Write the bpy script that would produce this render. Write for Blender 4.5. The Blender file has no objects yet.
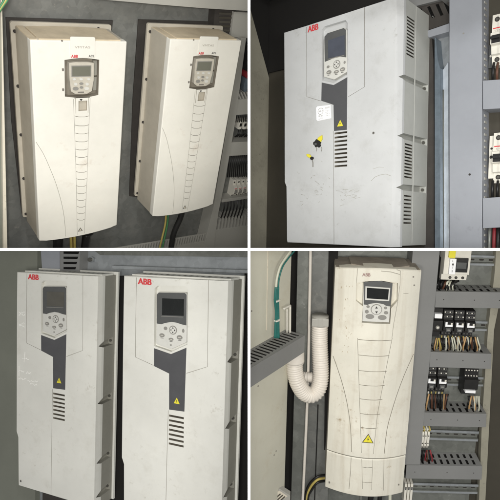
import bpy, bmesh, math, random
from mathutils import Vector, Matrix
random.seed(7)
S = bpy.context.scene
COL = S.collection
F = 520.0      # focal length in photograph pixels (photo is 500 wide)

# ---------------------------------------------------------------- camera, world, lamps, exposure
cd = bpy.data.cameras.new('camera'); cam = bpy.data.objects.new('camera', cd); COL.objects.link(cam)
cam.location = (0, 0, 0); cam.rotation_euler = (math.pi/2, 0, 0)
cd.sensor_width = 36; cd.lens = 36*F/500; cd.clip_start = 0.05; cd.clip_end = 100
S.camera = cam
W = bpy.data.worlds.new('World'); S.world = W; W.use_nodes = True
bg = W.node_tree.nodes['Background']; bg.inputs[0].default_value = (1.0, 1.0, 1.0, 1); bg.inputs[1].default_value = 0.25
def area(name, loc, target, size, power, color):
    l = bpy.data.lights.new(name, 'AREA'); l.shape = 'DISK'; l.size = size; l.energy = power; l.color = color
    o = bpy.data.objects.new(name, l); COL.objects.link(o); o.location = loc
    o.rotation_euler = (Vector(target)-Vector(loc)).to_track_quat('-Z', 'Y').to_euler()
    return o
area('flash_lamp', (0, -0.15, 0), (0, 2.0, 0), 0.12, 20, (1.0, 0.985, 0.96))
area('bay_fill', (-.22, -0.9, .55), (-.5, 2.0, .5), 0.35, 13, (1.0, 0.98, 0.95))  # unseen fill lamps added, one in front of each bay
area('bay_fill', (.55, -0.9, 1.35), (.5, 2.0, .5), 0.3, 21, (0.985, 0.99, 1.0))
area('bay_fill', (-.55, -0.9, -.45), (-.5, 2.0, -.5), 0.5, 24, (1.0, 0.995, 0.97))
area('bay_fill', (.35, -0.9, -.20), (.5, 2.0, -.5), 0.4, 23, (1.0, 0.97, 0.91))
S.view_settings.view_transform = 'Standard'; S.view_settings.look = 'None'
S.view_settings.exposure = 0.0; S.view_settings.gamma = 1

# ---------------------------------------------------------------- materials
def lin(c): return tuple(((x/255)/12.92 if x <= 10 else (((x/255)+.055)/1.055)**2.4) for x in c)
MC = {}
def mat(name, rgb, rough=.5, metal=0.0, mott=.10, mscale=6, spangle=0.0, dirt=0.0, dscale=60, dcol=(90, 82, 66), bump=.0, bscale=200, streak=0.0):
    if name in MC: return MC[name]
    m = bpy.data.materials.new(name); m.use_nodes = True; nt = m.node_tree; N = nt.nodes; L = nt.links
    b = N['Principled BSDF']; b.inputs['Roughness'].default_value = rough; b.inputs['Metallic'].default_value = metal
    c = lin(rgb); tc = N.new('ShaderNodeTexCoord')
    n1 = N.new('ShaderNodeTexNoise'); n1.inputs['Scale'].default_value = mscale; n1.inputs['Detail'].default_value = 6; n1.inputs['Roughness'].default_value = .62
    L.new(tc.outputs['Object'], n1.inputs['Vector'])
    r = N.new('ShaderNodeValToRGB'); r.color_ramp.elements[0].position = .32; r.color_ramp.elements[1].position = .68
    lo = tuple(x*(1-mott) for x in c); hi = tuple(min(1, x*(1+mott*.5)) for x in c)
    r.color_ramp.elements[0].color = (*lo, 1); r.color_ramp.elements[1].color = (*hi, 1)
    L.new(n1.outputs['Fac'], r.inputs['Fac']); last = r.outputs['Color']
    if streak > 0:
        mp = N.new('ShaderNodeMapping'); mp.inputs['Scale'].default_value = (38, 2.2, 38); L.new(tc.outputs['Object'], mp.inputs['Vector'])
        n4 = N.new('ShaderNodeTexNoise'); n4.inputs['Scale'].default_value = 1; n4.inputs['Detail'].default_value = 4; L.new(mp.outputs[0], n4.inputs['Vector'])
        rr = N.new('ShaderNodeValToRGB'); rr.color_ramp.elements[0].position = .5; rr.color_ramp.elements[1].position = .72
        rr.color_ramp.elements[0].color = (0, 0, 0, 1); rr.color_ramp.elements[1].color = (streak,)*3+(1,)
        L.new(n4.outputs['Fac'], rr.inputs['Fac'])
        mx = N.new('ShaderNodeMix'); mx.data_type = 'RGBA'; L.new(rr.outputs['Color'], mx.inputs[0]); L.new(last, mx.inputs[6])
        mx.inputs[7].default_value = (*lin(dcol), 1); last = mx.outputs[2]
    if spangle > 0:
        vo = N.new('ShaderNodeTexVoronoi'); vo.inputs['Scale'].default_value = 42; L.new(tc.outputs['Object'], vo.inputs['Vector'])
        bw = N.new('ShaderNodeRGBToBW'); L.new(vo.outputs['Color'], bw.inputs[0])
        rs = N.new('ShaderNodeMapRange'); rs.inputs[3].default_value = 1-spangle; rs.inputs[4].default_value = 1+spangle; L.new(bw.outputs[0], rs.inputs[0])
        vm = N.new('ShaderNodeVectorMath'); vm.operation = 'SCALE'; L.new(last, vm.inputs[0]); L.new(rs.outputs[0], vm.inputs['Scale']); last = vm.outputs[0]
    if dirt > 0:
        n2 = N.new('ShaderNodeTexNoise'); n2.inputs['Scale'].default_value = dscale; n2.inputs['Detail'].default_value = 5; n2.inputs['Roughness'].default_value = .7
        n3 = N.new('ShaderNodeTexNoise'); n3.inputs['Scale'].default_value = 4.5; n3.inputs['Detail'].default_value = 3
        L.new(tc.outputs['Object'], n2.inputs['Vector']); L.new(tc.outputs['Object'], n3.inputs['Vector'])
        r2 = N.new('ShaderNodeValToRGB'); r2.color_ramp.elements[0].position = .60; r2.color_ramp.elements[1].position = .74
        r3 = N.new('ShaderNodeValToRGB'); r3.color_ramp.elements[0].position = .47; r3.color_ramp.elements[1].position = .66
        r3.color_ramp.elements[0].color = (.12,)*3+(1,)
        L.new(n2.outputs['Fac'], r2.inputs['Fac']); L.new(n3.outputs['Fac'], r3.inputs['Fac'])
        mu = N.new('ShaderNodeMath'); mu.operation = 'MULTIPLY'; L.new(r2.outputs['Color'], mu.inputs[0]); L.new(r3.outputs['Color'], mu.inputs[1])
        m2 = N.new('ShaderNodeMath'); m2.operation = 'MULTIPLY'; L.new(mu.outputs[0], m2.inputs[0]); m2.inputs[1].default_value = dirt
        mx = N.new('ShaderNodeMix'); mx.data_type = 'RGBA'; L.new(m2.outputs[0], mx.inputs[0]); L.new(last, mx.inputs[6])
        mx.inputs[7].default_value = (*lin(dcol), 1); last = mx.outputs[2]
    if dirt > 0:
        n5 = N.new('ShaderNodeTexNoise'); n5.inputs['Scale'].default_value = 11; n5.inputs['Detail'].default_value = 8; n5.inputs['Roughness'].default_value = .75
        L.new(tc.outputs['Object'], n5.inputs['Vector']); r5 = N.new('ShaderNodeValToRGB'); r5.color_ramp.elements[0].position = .52; r5.color_ramp.elements[1].position = .78
        r5.color_ramp.elements[1].color = (.38*dirt,)*3+(1,); r5.color_ramp.elements[0].color = (0, 0, 0, 1)
        L.new(n5.outputs['Fac'], r5.inputs['Fac']); mx = N.new('ShaderNodeMix'); mx.data_type = 'RGBA'; L.new(r5.outputs['Color'], mx.inputs[0]); L.new(last, mx.inputs[6])
        mx.inputs[7].default_value = (*lin(dcol), 1); last = mx.outputs[2]
        rg = N.new('ShaderNodeMapRange'); rg.inputs[3].default_value = max(.1, rough-.1); rg.inputs[4].default_value = min(1, rough+.2); L.new(n5.outputs['Fac'], rg.inputs[0]); L.new(rg.outputs[0], b.inputs['Roughness'])
    L.new(last, b.inputs['Base Color'])
    if bump > 0:
        nb = N.new('ShaderNodeTexNoise'); nb.inputs['Scale'].default_value = bscale; nb.inputs['Detail'].default_value = 3
        L.new(tc.outputs['Object'], nb.inputs['Vector'])
        bp = N.new('ShaderNodeBump'); bp.inputs['Strength'].default_value = bump; bp.inputs['Distance'].default_value = .002
        L.new(nb.outputs['Fac'], bp.inputs['Height']); L.new(bp.outputs[0], b.inputs['Normal'])
    MC[name] = m; return m
M = dict(
 creamA=mat('warm_cream_plastic', (227, 224, 214), .42, mott=.07, mscale=5, dirt=.36, dscale=14, dcol=(190, 170, 150), bump=.05, bscale=500),
 creamShade=mat('shaded_cream_plastic', (182, 175, 160), .6, mott=.12, mscale=9, dirt=.4, dscale=40, dcol=(130, 115, 95), bump=.05),  # cream darkened, the shade of side faces put into the colour
 dustTop=mat('dusty_top_plastic', (205, 190, 163), .75, mott=.16, mscale=14, dirt=.6, dscale=70, dcol=(150, 130, 105), bump=.1),
 greyB=mat('pale_grey_plastic', (193, 194, 193), .55, mott=.07, mscale=5, dirt=.75, dscale=42, dcol=(132, 129, 118), bump=.05, bscale=400),
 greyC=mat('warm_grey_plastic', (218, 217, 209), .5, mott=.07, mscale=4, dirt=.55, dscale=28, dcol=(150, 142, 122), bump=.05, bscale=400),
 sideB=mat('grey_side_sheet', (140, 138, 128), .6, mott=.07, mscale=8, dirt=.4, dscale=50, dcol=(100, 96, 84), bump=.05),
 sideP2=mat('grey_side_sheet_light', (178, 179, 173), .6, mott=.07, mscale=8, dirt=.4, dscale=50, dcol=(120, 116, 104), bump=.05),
 creamC=mat('ivory_plastic', (220, 216, 202), .45, mott=.08, mscale=5, dirt=.9, dscale=30, dcol=(160, 142, 115), bump=.05, streak=.28),
 topC=mat('grimy_top_plastic', (140, 132, 120), .8, mott=.25, mscale=16, dirt=.8, dscale=60, dcol=(190, 175, 150), bump=.15),
 pad=mat('keypad_plastic', (206, 205, 198), .45, mott=.05, mscale=40, dirt=.3, dscale=300),
 padA=mat('keypad_plastic_warm', (192, 186, 172), .5, mott=.08, mscale=40, dirt=.4, dscale=300),
 btn=mat('grey_button_rubber', (136, 134, 128), .6, mott=.05),
 btnd=mat('dark_button_mark', (70, 70, 68), .6, mott=.05),
 bezel=mat('charcoal_bezel', (84, 85, 84), .4, mott=.08, mscale=30, dirt=.25, dscale=200, dcol=(150, 150, 145)),
 lcd=mat('dark_screen_glass', (32, 34, 33), .1, mott=.2, mscale=18),
 lcdg=mat('green_grey_screen', (110, 110, 98), .25, mott=.08),
 lcdb=mat('blue_grey_screen', (76, 80, 90), .22, mott=.15, mscale=20),
 lcdh=mat('dusty_screen', (88, 86, 79), .3, mott=.15, mscale=20),
 strip=mat('slate_plastic', (78, 78, 80), .4, mott=.06, mscale=20, dirt=.12, dscale=90, dcol=(150, 150, 150)),
 seam=mat('dark_groove', (136, 130, 116), .9, mott=.1),  # groove walls, darker than the covers around them
 seamd=mat('dark_seam', (74, 70, 62), .9, mott=.1),
 pocket=mat('shaded_pocket_plastic', (134, 127, 114), .7, mott=.1, mscale=40), scuff=mat('scuffed_paint', (164, 162, 154), .8, mott=.15, mscale=80), grime=mat('brown_grime', (168, 152, 126), .9, mott=.2, mscale=60), ghost=mat('faint_print', (168, 162, 150), .6),  # pocket: plastic darkened to paint in the shade of recesses and vent slots
 edge=mat('pale_folded_steel', (206, 213, 220), .3, .2, mott=.2, mscale=16),
 black=mat('black_plastic', (26, 25, 24), .5, mott=.2, mscale=30, dirt=.2, dscale=90, dcol=(110, 100, 90)),
 void=mat('recess_shade_black', (20, 18, 15), .9, mott=.2),  # near-black that puts shade into gaps, slots and the dark bay top
 red=mat('logo_red', (205, 62, 66), .5, mott=.05), reddark=mat('logo_faded', (150, 120, 115), .5, mott=.05),
 ink=mat('grey_ink', (120, 115, 108), .6, mott=.05), inkd=mat('dark_ink', (60, 58, 56), .6, mott=.05),
 yellow=mat('warning_yellow', (226, 214, 60), .5, mott=.05),
 galv=mat('galvanised_steel', (126, 128, 122), .40, .4, mott=.12, mscale=7, spangle=.13, dirt=.5, dscale=55, dcol=(205, 205, 200), bump=.15, bscale=60),
 galvdark=mat('grimy_galvanised_steel', (124, 125, 121), .46, .3, mott=.16, mscale=7, spangle=.14, dirt=.75, dscale=60, dcol=(165, 160, 150), bump=.15, bscale=60),
 galvlight=mat('bright_galvanised_steel', (164, 168, 170), .34, .4, mott=.15, mscale=8, spangle=.10, dirt=.3, dscale=40, dcol=(225, 228, 230), bump=.1, bscale=60),
 duct=mat('grey_duct_plastic', (168, 166, 158), .5, mott=.05, mscale=5, dirt=.25, dscale=60, dcol=(110, 106, 98)),
 ductblue=mat('blue_grey_duct', (150, 153, 159), .45, mott=.09, mscale=4, dirt=.35, dscale=26, dcol=(112, 114, 118)),
 ductC=mat('mid_grey_duct', (128, 128, 126), .5, mott=.06, mscale=5, dirt=.3, dscale=60, dcol=(100, 95, 88)),
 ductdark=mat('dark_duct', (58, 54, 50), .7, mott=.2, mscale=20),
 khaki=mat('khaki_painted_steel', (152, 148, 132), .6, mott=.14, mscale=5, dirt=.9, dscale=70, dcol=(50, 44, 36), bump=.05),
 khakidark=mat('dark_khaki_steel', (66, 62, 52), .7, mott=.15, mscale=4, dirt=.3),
 wallgrey=mat('grey_green_wall', (122, 124, 113), .6, mott=.10, mscale=3, bump=.04),
 door=mat('cream_door_paint', (208, 205, 188), .45, mott=.07, mscale=3, dirt=.6, dscale=45, dcol=(170, 150, 110)),
 post=mat('cream_post_paint', (214, 206, 188), .5, mott=.08, mscale=8, dirt=.5, dscale=80),
 white=mat('white_partition_paint', (244, 244, 242), .6, mott=.01),
 hose=mat('white_hose_plastic', (224, 217, 206), .45, mott=.06, mscale=12, dirt=.4, dscale=60, dcol=(150, 135, 115)),
 offwhite=mat('offwhite_plastic', (222, 218, 206), .45, mott=.06, mscale=20, dirt=.4, dscale=150),
 wire_y=mat('yellow_wire', (184, 166, 92), .5, mott=.1, mscale=40), wire_g=mat('green_wire', (70, 128, 84), .5, mott=.1, mscale=40),
 wire_t=mat('teal_wire', (36, 106, 98), .5, mott=.12, mscale=60), wire_w=mat('pale_wire', (206, 206, 188), .5, mott=.1),
 wire_k=mat('black_wire', (24, 23, 22), .45, mott=.2), wire_o=mat('amber_wire', (186, 150, 104), .5, mott=.15),
 wire_b=mat('brown_wire', (92, 60, 44), .5, mott=.15), wire_r=mat('red_wire', (130, 40, 46), .5, mott=.15),
 screw=mat('screw_steel', (120, 118, 112), .35, .7, mott=.1), hole=mat('screw_hole', (50, 46, 42), .8, mott=.1),
 sticker=mat('paper_sticker', (244, 244, 244), .6, mott=.02), chalk=mat('white_chalk', (244, 243, 238), .9, mott=.1, mscale=90),
 copper=mat('blueish_steel', (120, 132, 142), .3, .5, mott=.2, mscale=40),
)

# ---------------------------------------------------------------- frames: one local frame (u right, v up, n out) per mounting surface
class Frame:
    def __init__(s, R, t, bay):
        s.R = Matrix(R); s.t = Vector(t); s.bay = bay
        A = Matrix(((1, 0, 0), (0, 0, -1), (0, 1, 0)))
        s.M = (A @ s.R).to_4x4(); s.M.translation = A @ s.t
    def at(s, px, py, n=0.0):                       # point of the plane n=const seen at a photo position
        d = s.R.transposed() @ Vector((px-250, 250-py, -F)); o = s.R.transposed() @ (-s.t)
        k = (n-o.z)/d.z; p = o+d*k
        return Vector((p.x, p.y, n))
    def on_u(s, px, py, u):                         # same, on a plane u=const
        d = s.R.transposed() @ Vector((px-250, 250-py, -F)); o = s.R.transposed() @ (-s.t)
        k = (u-o.x)/d.x; p = o+d*k
        return Vector((u, p.y, p.z))
def rotm(r):
    a = Vector(r); return Matrix.Rotation(a.length, 3, a.normalized())
FA = Frame(rotm((.6471, .6779, .016)), (0, 0, -2.9), (-1, 1))
FB = Frame(rotm((.0396, -.7351, -.0322)), (0, 0, -2.3), (1, 1))
FC = Frame(rotm((.0359, -.4046, -.0342)), (0, 0, -2.0), (-1, -1))
FD = Frame(rotm((.2491, -.1006, -.0178)), (0, 0, -2.0), (1, -1))
_V = FD.R.col[1].copy(); _U = Vector((.59, 0, -.8)); _U = (_U-_V*_U.dot(_V)).normalized(); _N = _U.cross(_V)
FE = Frame(Matrix((_U, _V, _N)).transposed(), ((305-250)/F*2.12, (250-352)/F*2.12, -2.12), (1, -1))   # the open door leaf

BASE = {}; BAY = {}
class MB:
    def __init__(s): s.bm = bmesh.new(); s.mats = []
    def mi(s, m):
        if m not in s.mats: s.mats.append(m)
        return s.mats.index(m)
    def rings(s, rings, m, closed=True, caps=True):
        i = s.mi(m); V = [[s.bm.verts.new(p) for p in r] for r in rings]; fs = []
        n = len(V[0])
        for a, b in zip(V[:-1], V[1:]):
            for k in range(n if closed else n-1):
                fs.append(s.bm.faces.new((a[k], a[(k+1) % n], b[(k+1) % n], b[k])))
        if caps and closed:
            fs.append(s.bm.faces.new(V[0][::-1])); fs.append(s.bm.faces.new(V[-1]))
        for f in fs: f.material_index = i
        return fs
    def prism(s, pts, n0, n1, m, bev=0, seg=2):     # outline in u,v pulled along n
        fs = s.rings([[(p[0], p[1], n0) for p in pts], [(p[0], p[1], n1) for p in pts]], m)
        if bev > 0: s._bev(fs, bev, seg)
        return fs
    def _bev(s, fs, w, seg):
        es = list({e for f in fs for e in f.edges})
        bmesh.ops.bevel(s.bm, geom=es, offset=w, segments=seg, affect='EDGES', profile=.6, clamp_overlap=True)
    def box(s, u0, u1, v0, v1, n0, n1, m, bev=0):
        return s.prism([(u0, v0), (u1, v0), (u1, v1), (u0, v1)], n0, n1, m, bev)
    def prism_u(s, pts, u0, u1, m, bev=0):          # outline in (n,v) pulled along u
        fs = s.rings([[(u0, p[1], p[0]) for p in pts], [(u1, p[1], p[0]) for p in pts]], m)
        if bev > 0: s._bev(fs, bev, 2)
        return fs
    def prism_v(s, pts, v0, v1, m, bev=0):          # outline in (u,n) pulled along v
        fs = s.rings([[(p[0], v0, p[1]) for p in pts], [(p[0], v1, p[1]) for p in pts]], m)
        if bev > 0: s._bev(fs, bev, 2)
        return fs
    def ellipse(s, c, ru, rv, n0, n1, m, k=20, rot=0):
        pts = []
        for j in range(k):
            a = 2*math.pi*j/k; x = ru*math.cos(a); y = rv*math.sin(a)
            pts.append((c[0]+x*math.cos(rot)-y*math.sin(rot), c[1]+x*math.sin(rot)+y*math.cos(rot)))
        return s.prism(pts, n0, n1, m)
    def ribbon(s, pts, w, m, nf=lambda u, v: 0.0, h=.0007):
        P = [Vector((p[0], p[1])) for p in pts]; sec = []
        for k, p in enumerate(P):
            d = (P[min(k+1, len(P)-1)]-P[max(k-1, 0)]); d.normalize(); q = Vector((-d.y, d.x))*w/2
            a, b = p+q, p-q
            sec.append([(a.x, a.y, nf(a.x, a.y)-.002), (a.x, a.y, nf(a.x, a.y)+h), (b.x, b.y, nf(b.x, b.y)+h), (b.x, b.y, nf(b.x, b.y)-.002)])
        s.rings(sec, m)
    def tube(s, pts, r, m, k=12, rib=None, sub=6):
        P = [Vector(p) for p in pts]; Q = []
        for i in range(len(P)-1):
            p0 = P[max(i-1, 0)]; p1 = P[i]; p2 = P[i+1]; p3 = P[min(i+2, len(P)-1)]
            for j in range(sub):
                t = j/sub
                Q.append(.5*((2*p1)+(-p0+p2)*t+(2*p0-5*p1+4*p2-p3)*t*t+(-p0+3*p1-3*p2+p3)*t**3))
        Q.append(P[-1])
        if rib:                                     # resample evenly, alternate the radius
            L = [0]
            for a, b in zip(Q[:-1], Q[1:]): L.append(L[-1]+(b-a).length)
            n = int(L[-1]/(rib[0]/4)); R = []; j = 0
            for i in range(n+1):
                d = L[-1]*i/n
                while j < len(L)-2 and L[j+1] < d: j += 1
                f = (d-L[j])/max(L[j+1]-L[j], 1e-9); R.append(Q[j].lerp(Q[j+1], min(f, 1)))
            Q = R
        sec = []; up = Vector((.13, .2, 1)).normalized()
        for i, q in enumerate(Q):
            d = (Q[min(i+1, len(Q)-1)]-Q[max(i-1, 0)]).normalized()
            a = up-d*up.dot(d)
            if a.length < .05: a = Vector((1, 0, 0))-d*d.x
            a.normalize(); up = a; b = d.cross(a)
            rr = r+(rib[1]*(1 if i % 4 in (0, 1) else -1) if rib else 0)
            sec.append([q+(a*math.cos(2*math.pi*j/k)+b*math.sin(2*math.pi*j/k))*rr for j in range(k)])
        fs = s.rings(sec, m)
        if not rib or True:
            for f in fs: f.smooth = True
    def text(s, body, c, w, m, h=None, n=0.0005, bold=.0, ang=0, thick=.0006):
        cu = bpy.data.curves.new('t', 'FONT'); cu.body = body; cu.size = 1; cu.offset = bold; cu.extrude = 0; cu.align_x = 'CENTER'; cu.align_y = 'CENTER'
        o = bpy.data.objects.new('t', cu); COL.objects.link(o); bpy.context.view_layer.update()
        me = bpy.data.meshes.new_from_object(o.evaluated_get(bpy.context.evaluated_depsgraph_get()))
        xs = [v.co.x for v in me.vertices]; ys = [v.co.y for v in me.vertices]
        sx = w/(max(xs)-min(xs)); sy = (h/(max(ys)-min(ys))) if h else sx
        mx, my = (max(xs)+min(xs))/2, (max(ys)+min(ys))/2; i = s.mi(m); ca, sa = math.cos(ang), math.sin(ang)
        vs = []
        for v in me.vertices:
            x = (v.co.x-mx)*sx; y = (v.co.y-my)*sy
            vs.append(s.bm.verts.new((c[0]+x*ca-y*sa, c[1]+x*sa+y*ca, n+thick)))
        for p in me.polygons:
            try: f = s.bm.faces.new([vs[k] for k in p.vertices]); f.material_index = i
            except ValueError: pass
        COL.objects.unlink(o); bpy.data.objects.remove(o); bpy.data.meshes.remove(me)
    def build(s, name, fr, parent=None, base=None, cut=None, smooth=False):
        if base is None:
            base = BASE[parent.name] if parent else None
        me = bpy.data.meshes.new(name)
        bmesh.ops.recalc_face_normals(s.bm, faces=s.bm.faces)
        if base is None:
            c = Vector((0, 0, 0))
            for v in s.bm.verts: c += v.co
            base = c/max(1, len(s.bm.verts))
            base = Vector((base.x, min(v.co.y for v in s.bm.verts), min(v.co.z for v in s.bm.verts)))
        s.bm.to_mesh(me); s.bm.free()
        for m in s.mats: me.materials.append(m)
        o = bpy.data.objects.new(name, me); COL.objects.link(o)
        if cut:
            cm = bpy.data.meshes.new('c'); bmesh.ops.recalc_face_normals(cut.bm, faces=cut.bm.faces); cut.bm.to_mesh(cm); cut.bm.free()
            co = bpy.data.objects.new('c', cm); COL.objects.link(co)
            for mm in cut.mats: cm.materials.append(mm)
            md = o.modifiers.new('b', 'BOOLEAN'); md.operation = 'DIFFERENCE'; md.solver = 'EXACT'; md.object = co; md.use_self = True; md.material_mode = 'TRANSFER'
            bpy.context.view_layer.update()
            new = bpy.data.meshes.new_from_object(o.evaluated_get(bpy.context.evaluated_depsgraph_get()))
            o.modifiers.clear(); o.data = new; new.name = name; bpy.data.meshes.remove(me); me = new
            bpy.data.objects.remove(co); bpy.data.meshes.remove(cm)
        me.transform(Matrix.Translation(-Vector(base)))
        if parent: o.parent = parent
        else: o.matrix_world = fr.M @ Matrix.Translation(base)
        BASE[o.name] = Vector(base); BAY[o.name] = fr.bay
        return o
def merge_into(mb, o):
    # surface marks become part of the mesh that carries them
    me = o.data.copy(); me.name = o.data.name; bm = bmesh.new(); bm.from_mesh(me)
    base = BASE[o.name]; idx = []
    for m in mb.mats:
        if m.name not in [x.name for x in me.materials if x]: me.materials.append(m)
        idx.append([x.name if x else '' for x in me.materials].index(m.name))
    bmesh.ops.recalc_face_normals(mb.bm, faces=mb.bm.faces)
    vm = {v: bm.verts.new(v.co-base) for v in mb.bm.verts}
    for f in mb.bm.faces:
        try: g = bm.faces.new([vm[v] for v in f.verts]); g.material_index = idx[f.material_index]
        except ValueError: pass
    bm.to_mesh(me); bm.free(); mb.bm.free(); o.data = me
def carve(mb, o):
    # cut real grooves into a mesh
    b = BASE[o.name]; bmesh.ops.recalc_face_normals(mb.bm, faces=mb.bm.faces)
    cm = bpy.data.meshes.new('c'); mb.bm.to_mesh(cm); mb.bm.free(); cm.transform(Matrix.Translation(-b))
    for m in mb.mats: cm.materials.append(m)
    co = bpy.data.objects.new('c', cm); COL.objects.link(co)
    t = bpy.data.objects.new('t', o.data); COL.objects.link(t)
    md = t.modifiers.new('b', 'BOOLEAN'); md.operation = 'DIFFERENCE'; md.solver = 'EXACT'; md.object = co; md.use_self = True; md.material_mode = 'TRANSFER'
    bpy.context.view_layer.update()
    new = bpy.data.meshes.new_from_object(t.evaluated_get(bpy.context.evaluated_depsgraph_get()))
    nm = o.data.name; n0 = len(o.data.polygons); o.data = new; new.name = nm
    bpy.data.objects.remove(t); bpy.data.objects.remove(co); bpy.data.meshes.remove(cm)
def tag(o, label, cat, group=None):
    o['label'] = label; o['category'] = cat
    if group: o['group'] = group
    return o
def struct(o, label=None):
    o['kind'] = 'structure'
    if label: o['label'] = label
    return o
def thing(name, fr, base, label, cat, group=None):
    o = bpy.data.objects.new(name, None); COL.objects.link(o); o.empty_display_size = .03
    o.matrix_world = fr.M @ Matrix.Translation(base); BASE[o.name] = Vector(base); BAY[o.name] = fr.bay
    return tag(o, label, cat, group)
def dup(o, fr=None, shift=None, parent=None):
    c = o.copy(); COL.objects.link(c)
    if parent is not None: c.parent = parent
    else:
        b = BASE[o.name]+Vector(shift); c.matrix_world = fr.M @ Matrix.Translation(b); BASE[c.name] = b
    BAY[c.name] = BAY[o.name] if fr is None else fr.bay
    if parent is not None: BASE[c.name] = BASE[parent.name]
    for ch in list(o.children): dup(ch, parent=c, fr=fr)
    return c
def rrect(u0, u1, v0, v1, r, k=5):
    P = []
    for cx, cy, a0 in ((u1-r, v1-r, 0), (u0+r, v1-r, 90), (u0+r, v0+r, 180), (u1-r, v0+r, 270)):
        for j in range(k+1):
            a = math.radians(a0+90*j/k); P.append((cx+r*math.cos(a), cy+r*math.sin(a)))
    return P
def px(fr, pts, n=0.0): return [tuple(fr.at(x, y, n)[:2]) for x, y in pts]
def smooth(P, k=5):
    Q = []
    for i in range(len(P)-1):
        p0, p1, p2, p3 = (Vector(P[max(i-1, 0)]), Vector(P[i]), Vector(P[i+1]), Vector(P[min(i+2, len(P)-1)]))
        for j in range(k):
            t = j/k; Q.append(tuple(.5*((2*p1)+(-p0+p2)*t+(2*p0-5*p1+4*p2-p3)*t*t+(-p0+3*p1-3*p2+p3)*t**3)))
    return Q+[tuple(P[-1])]
def pxbox(fr, x0, y0, x1, y1, n):                  # rectangle u,v range from two photo corners (top-left, bottom-right)
    a = fr.at(x0, y0, n); b = fr.at(x1, y1, n); return a.x, b.x, b.y, a.y
def tri_sign(mb, c, s, n):
    mb.prism([(c[0]-s/2, c[1]-s*.4), (c[0]+s/2, c[1]-s*.4), (c[0], c[1]+s*.5)], n-.001, n+.0008, M['yellow'])
    mb.prism([(c[0]-s*.06, c[1]-s*.28), (c[0]+s*.11, c[1]+.02*s), (c[0]-.0*s, c[1]+.02*s), (c[0]+s*.05, c[1]+s*.25), (c[0]-s*.12, c[1]-s*.04), (c[0]+s*.0, c[1]-s*.04)], n, n+.0014, M['inkd'])
def tri_edge(mb, c, s, n, m):
    mb.prism([(c[0]-s/2, c[1]-s*.4), (c[0]+s/2, c[1]-s*.4), (c[0], c[1]+s*.5)], n-.001, n+.0005, m)

# ================================================================ partition between the four bays
PT = .0027
PY0, PY1 = 1.10, 4.6
def partition():
    bm = bmesh.new()
    O = 1.6
    pts = [(-O, -PT), (-PT, -PT), (-PT, -O*1.4), (PT, -O*1.4), (PT, -PT), (O, -PT), (O, PT), (PT, PT), (PT, O*1.4), (-PT, O*1.4), (-PT, PT), (-O, PT)]
    pts = [(x, z) for x, z in pts]
    a = [bm.verts.new((x, PY0, z)) for x, z in pts]; b = [bm.verts.new((x, PY1, z)) for x, z in pts]
    n = len(pts)
    for k in range(n): bm.faces.new((a[k], a[(k+1) % n], b[(k+1) % n], b[k]))
    bm.faces.new(a[::-1]); bm.faces.new(b)
    bmesh.ops.recalc_face_normals(bm, faces=bm.faces)
    me = bpy.data.meshes.new('cross_partition'); bm.to_mesh(me); me.materials.append(M['white'])
    o = bpy.data.objects.new('cross_partition', me); COL.objects.link(o); o.location = (-.0021, 0, .0012)
    tag(o, 'thin white cross-shaped divider separating the four cabinet bays', 'divider')
partition()

# ================================================================ BAY A (upper left)
DA = .1526
NA = -DA-.055                                       # mounting plate
mb = MB(); u0, u1, v0, v1 = pxbox(FA, -40, -60, 300, 330, NA)
a = FA.at(-60, -60, NA); b = FA.at(320, 340, NA)
mb.box(a.x-.2, b.x+1.2, b.y-.5, a.y+.5, NA-.02, NA, M['galvdark'])
struct(mb.build('mounting_plate', FA), 'grimy galvanised plate behind the two cream drives')

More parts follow.
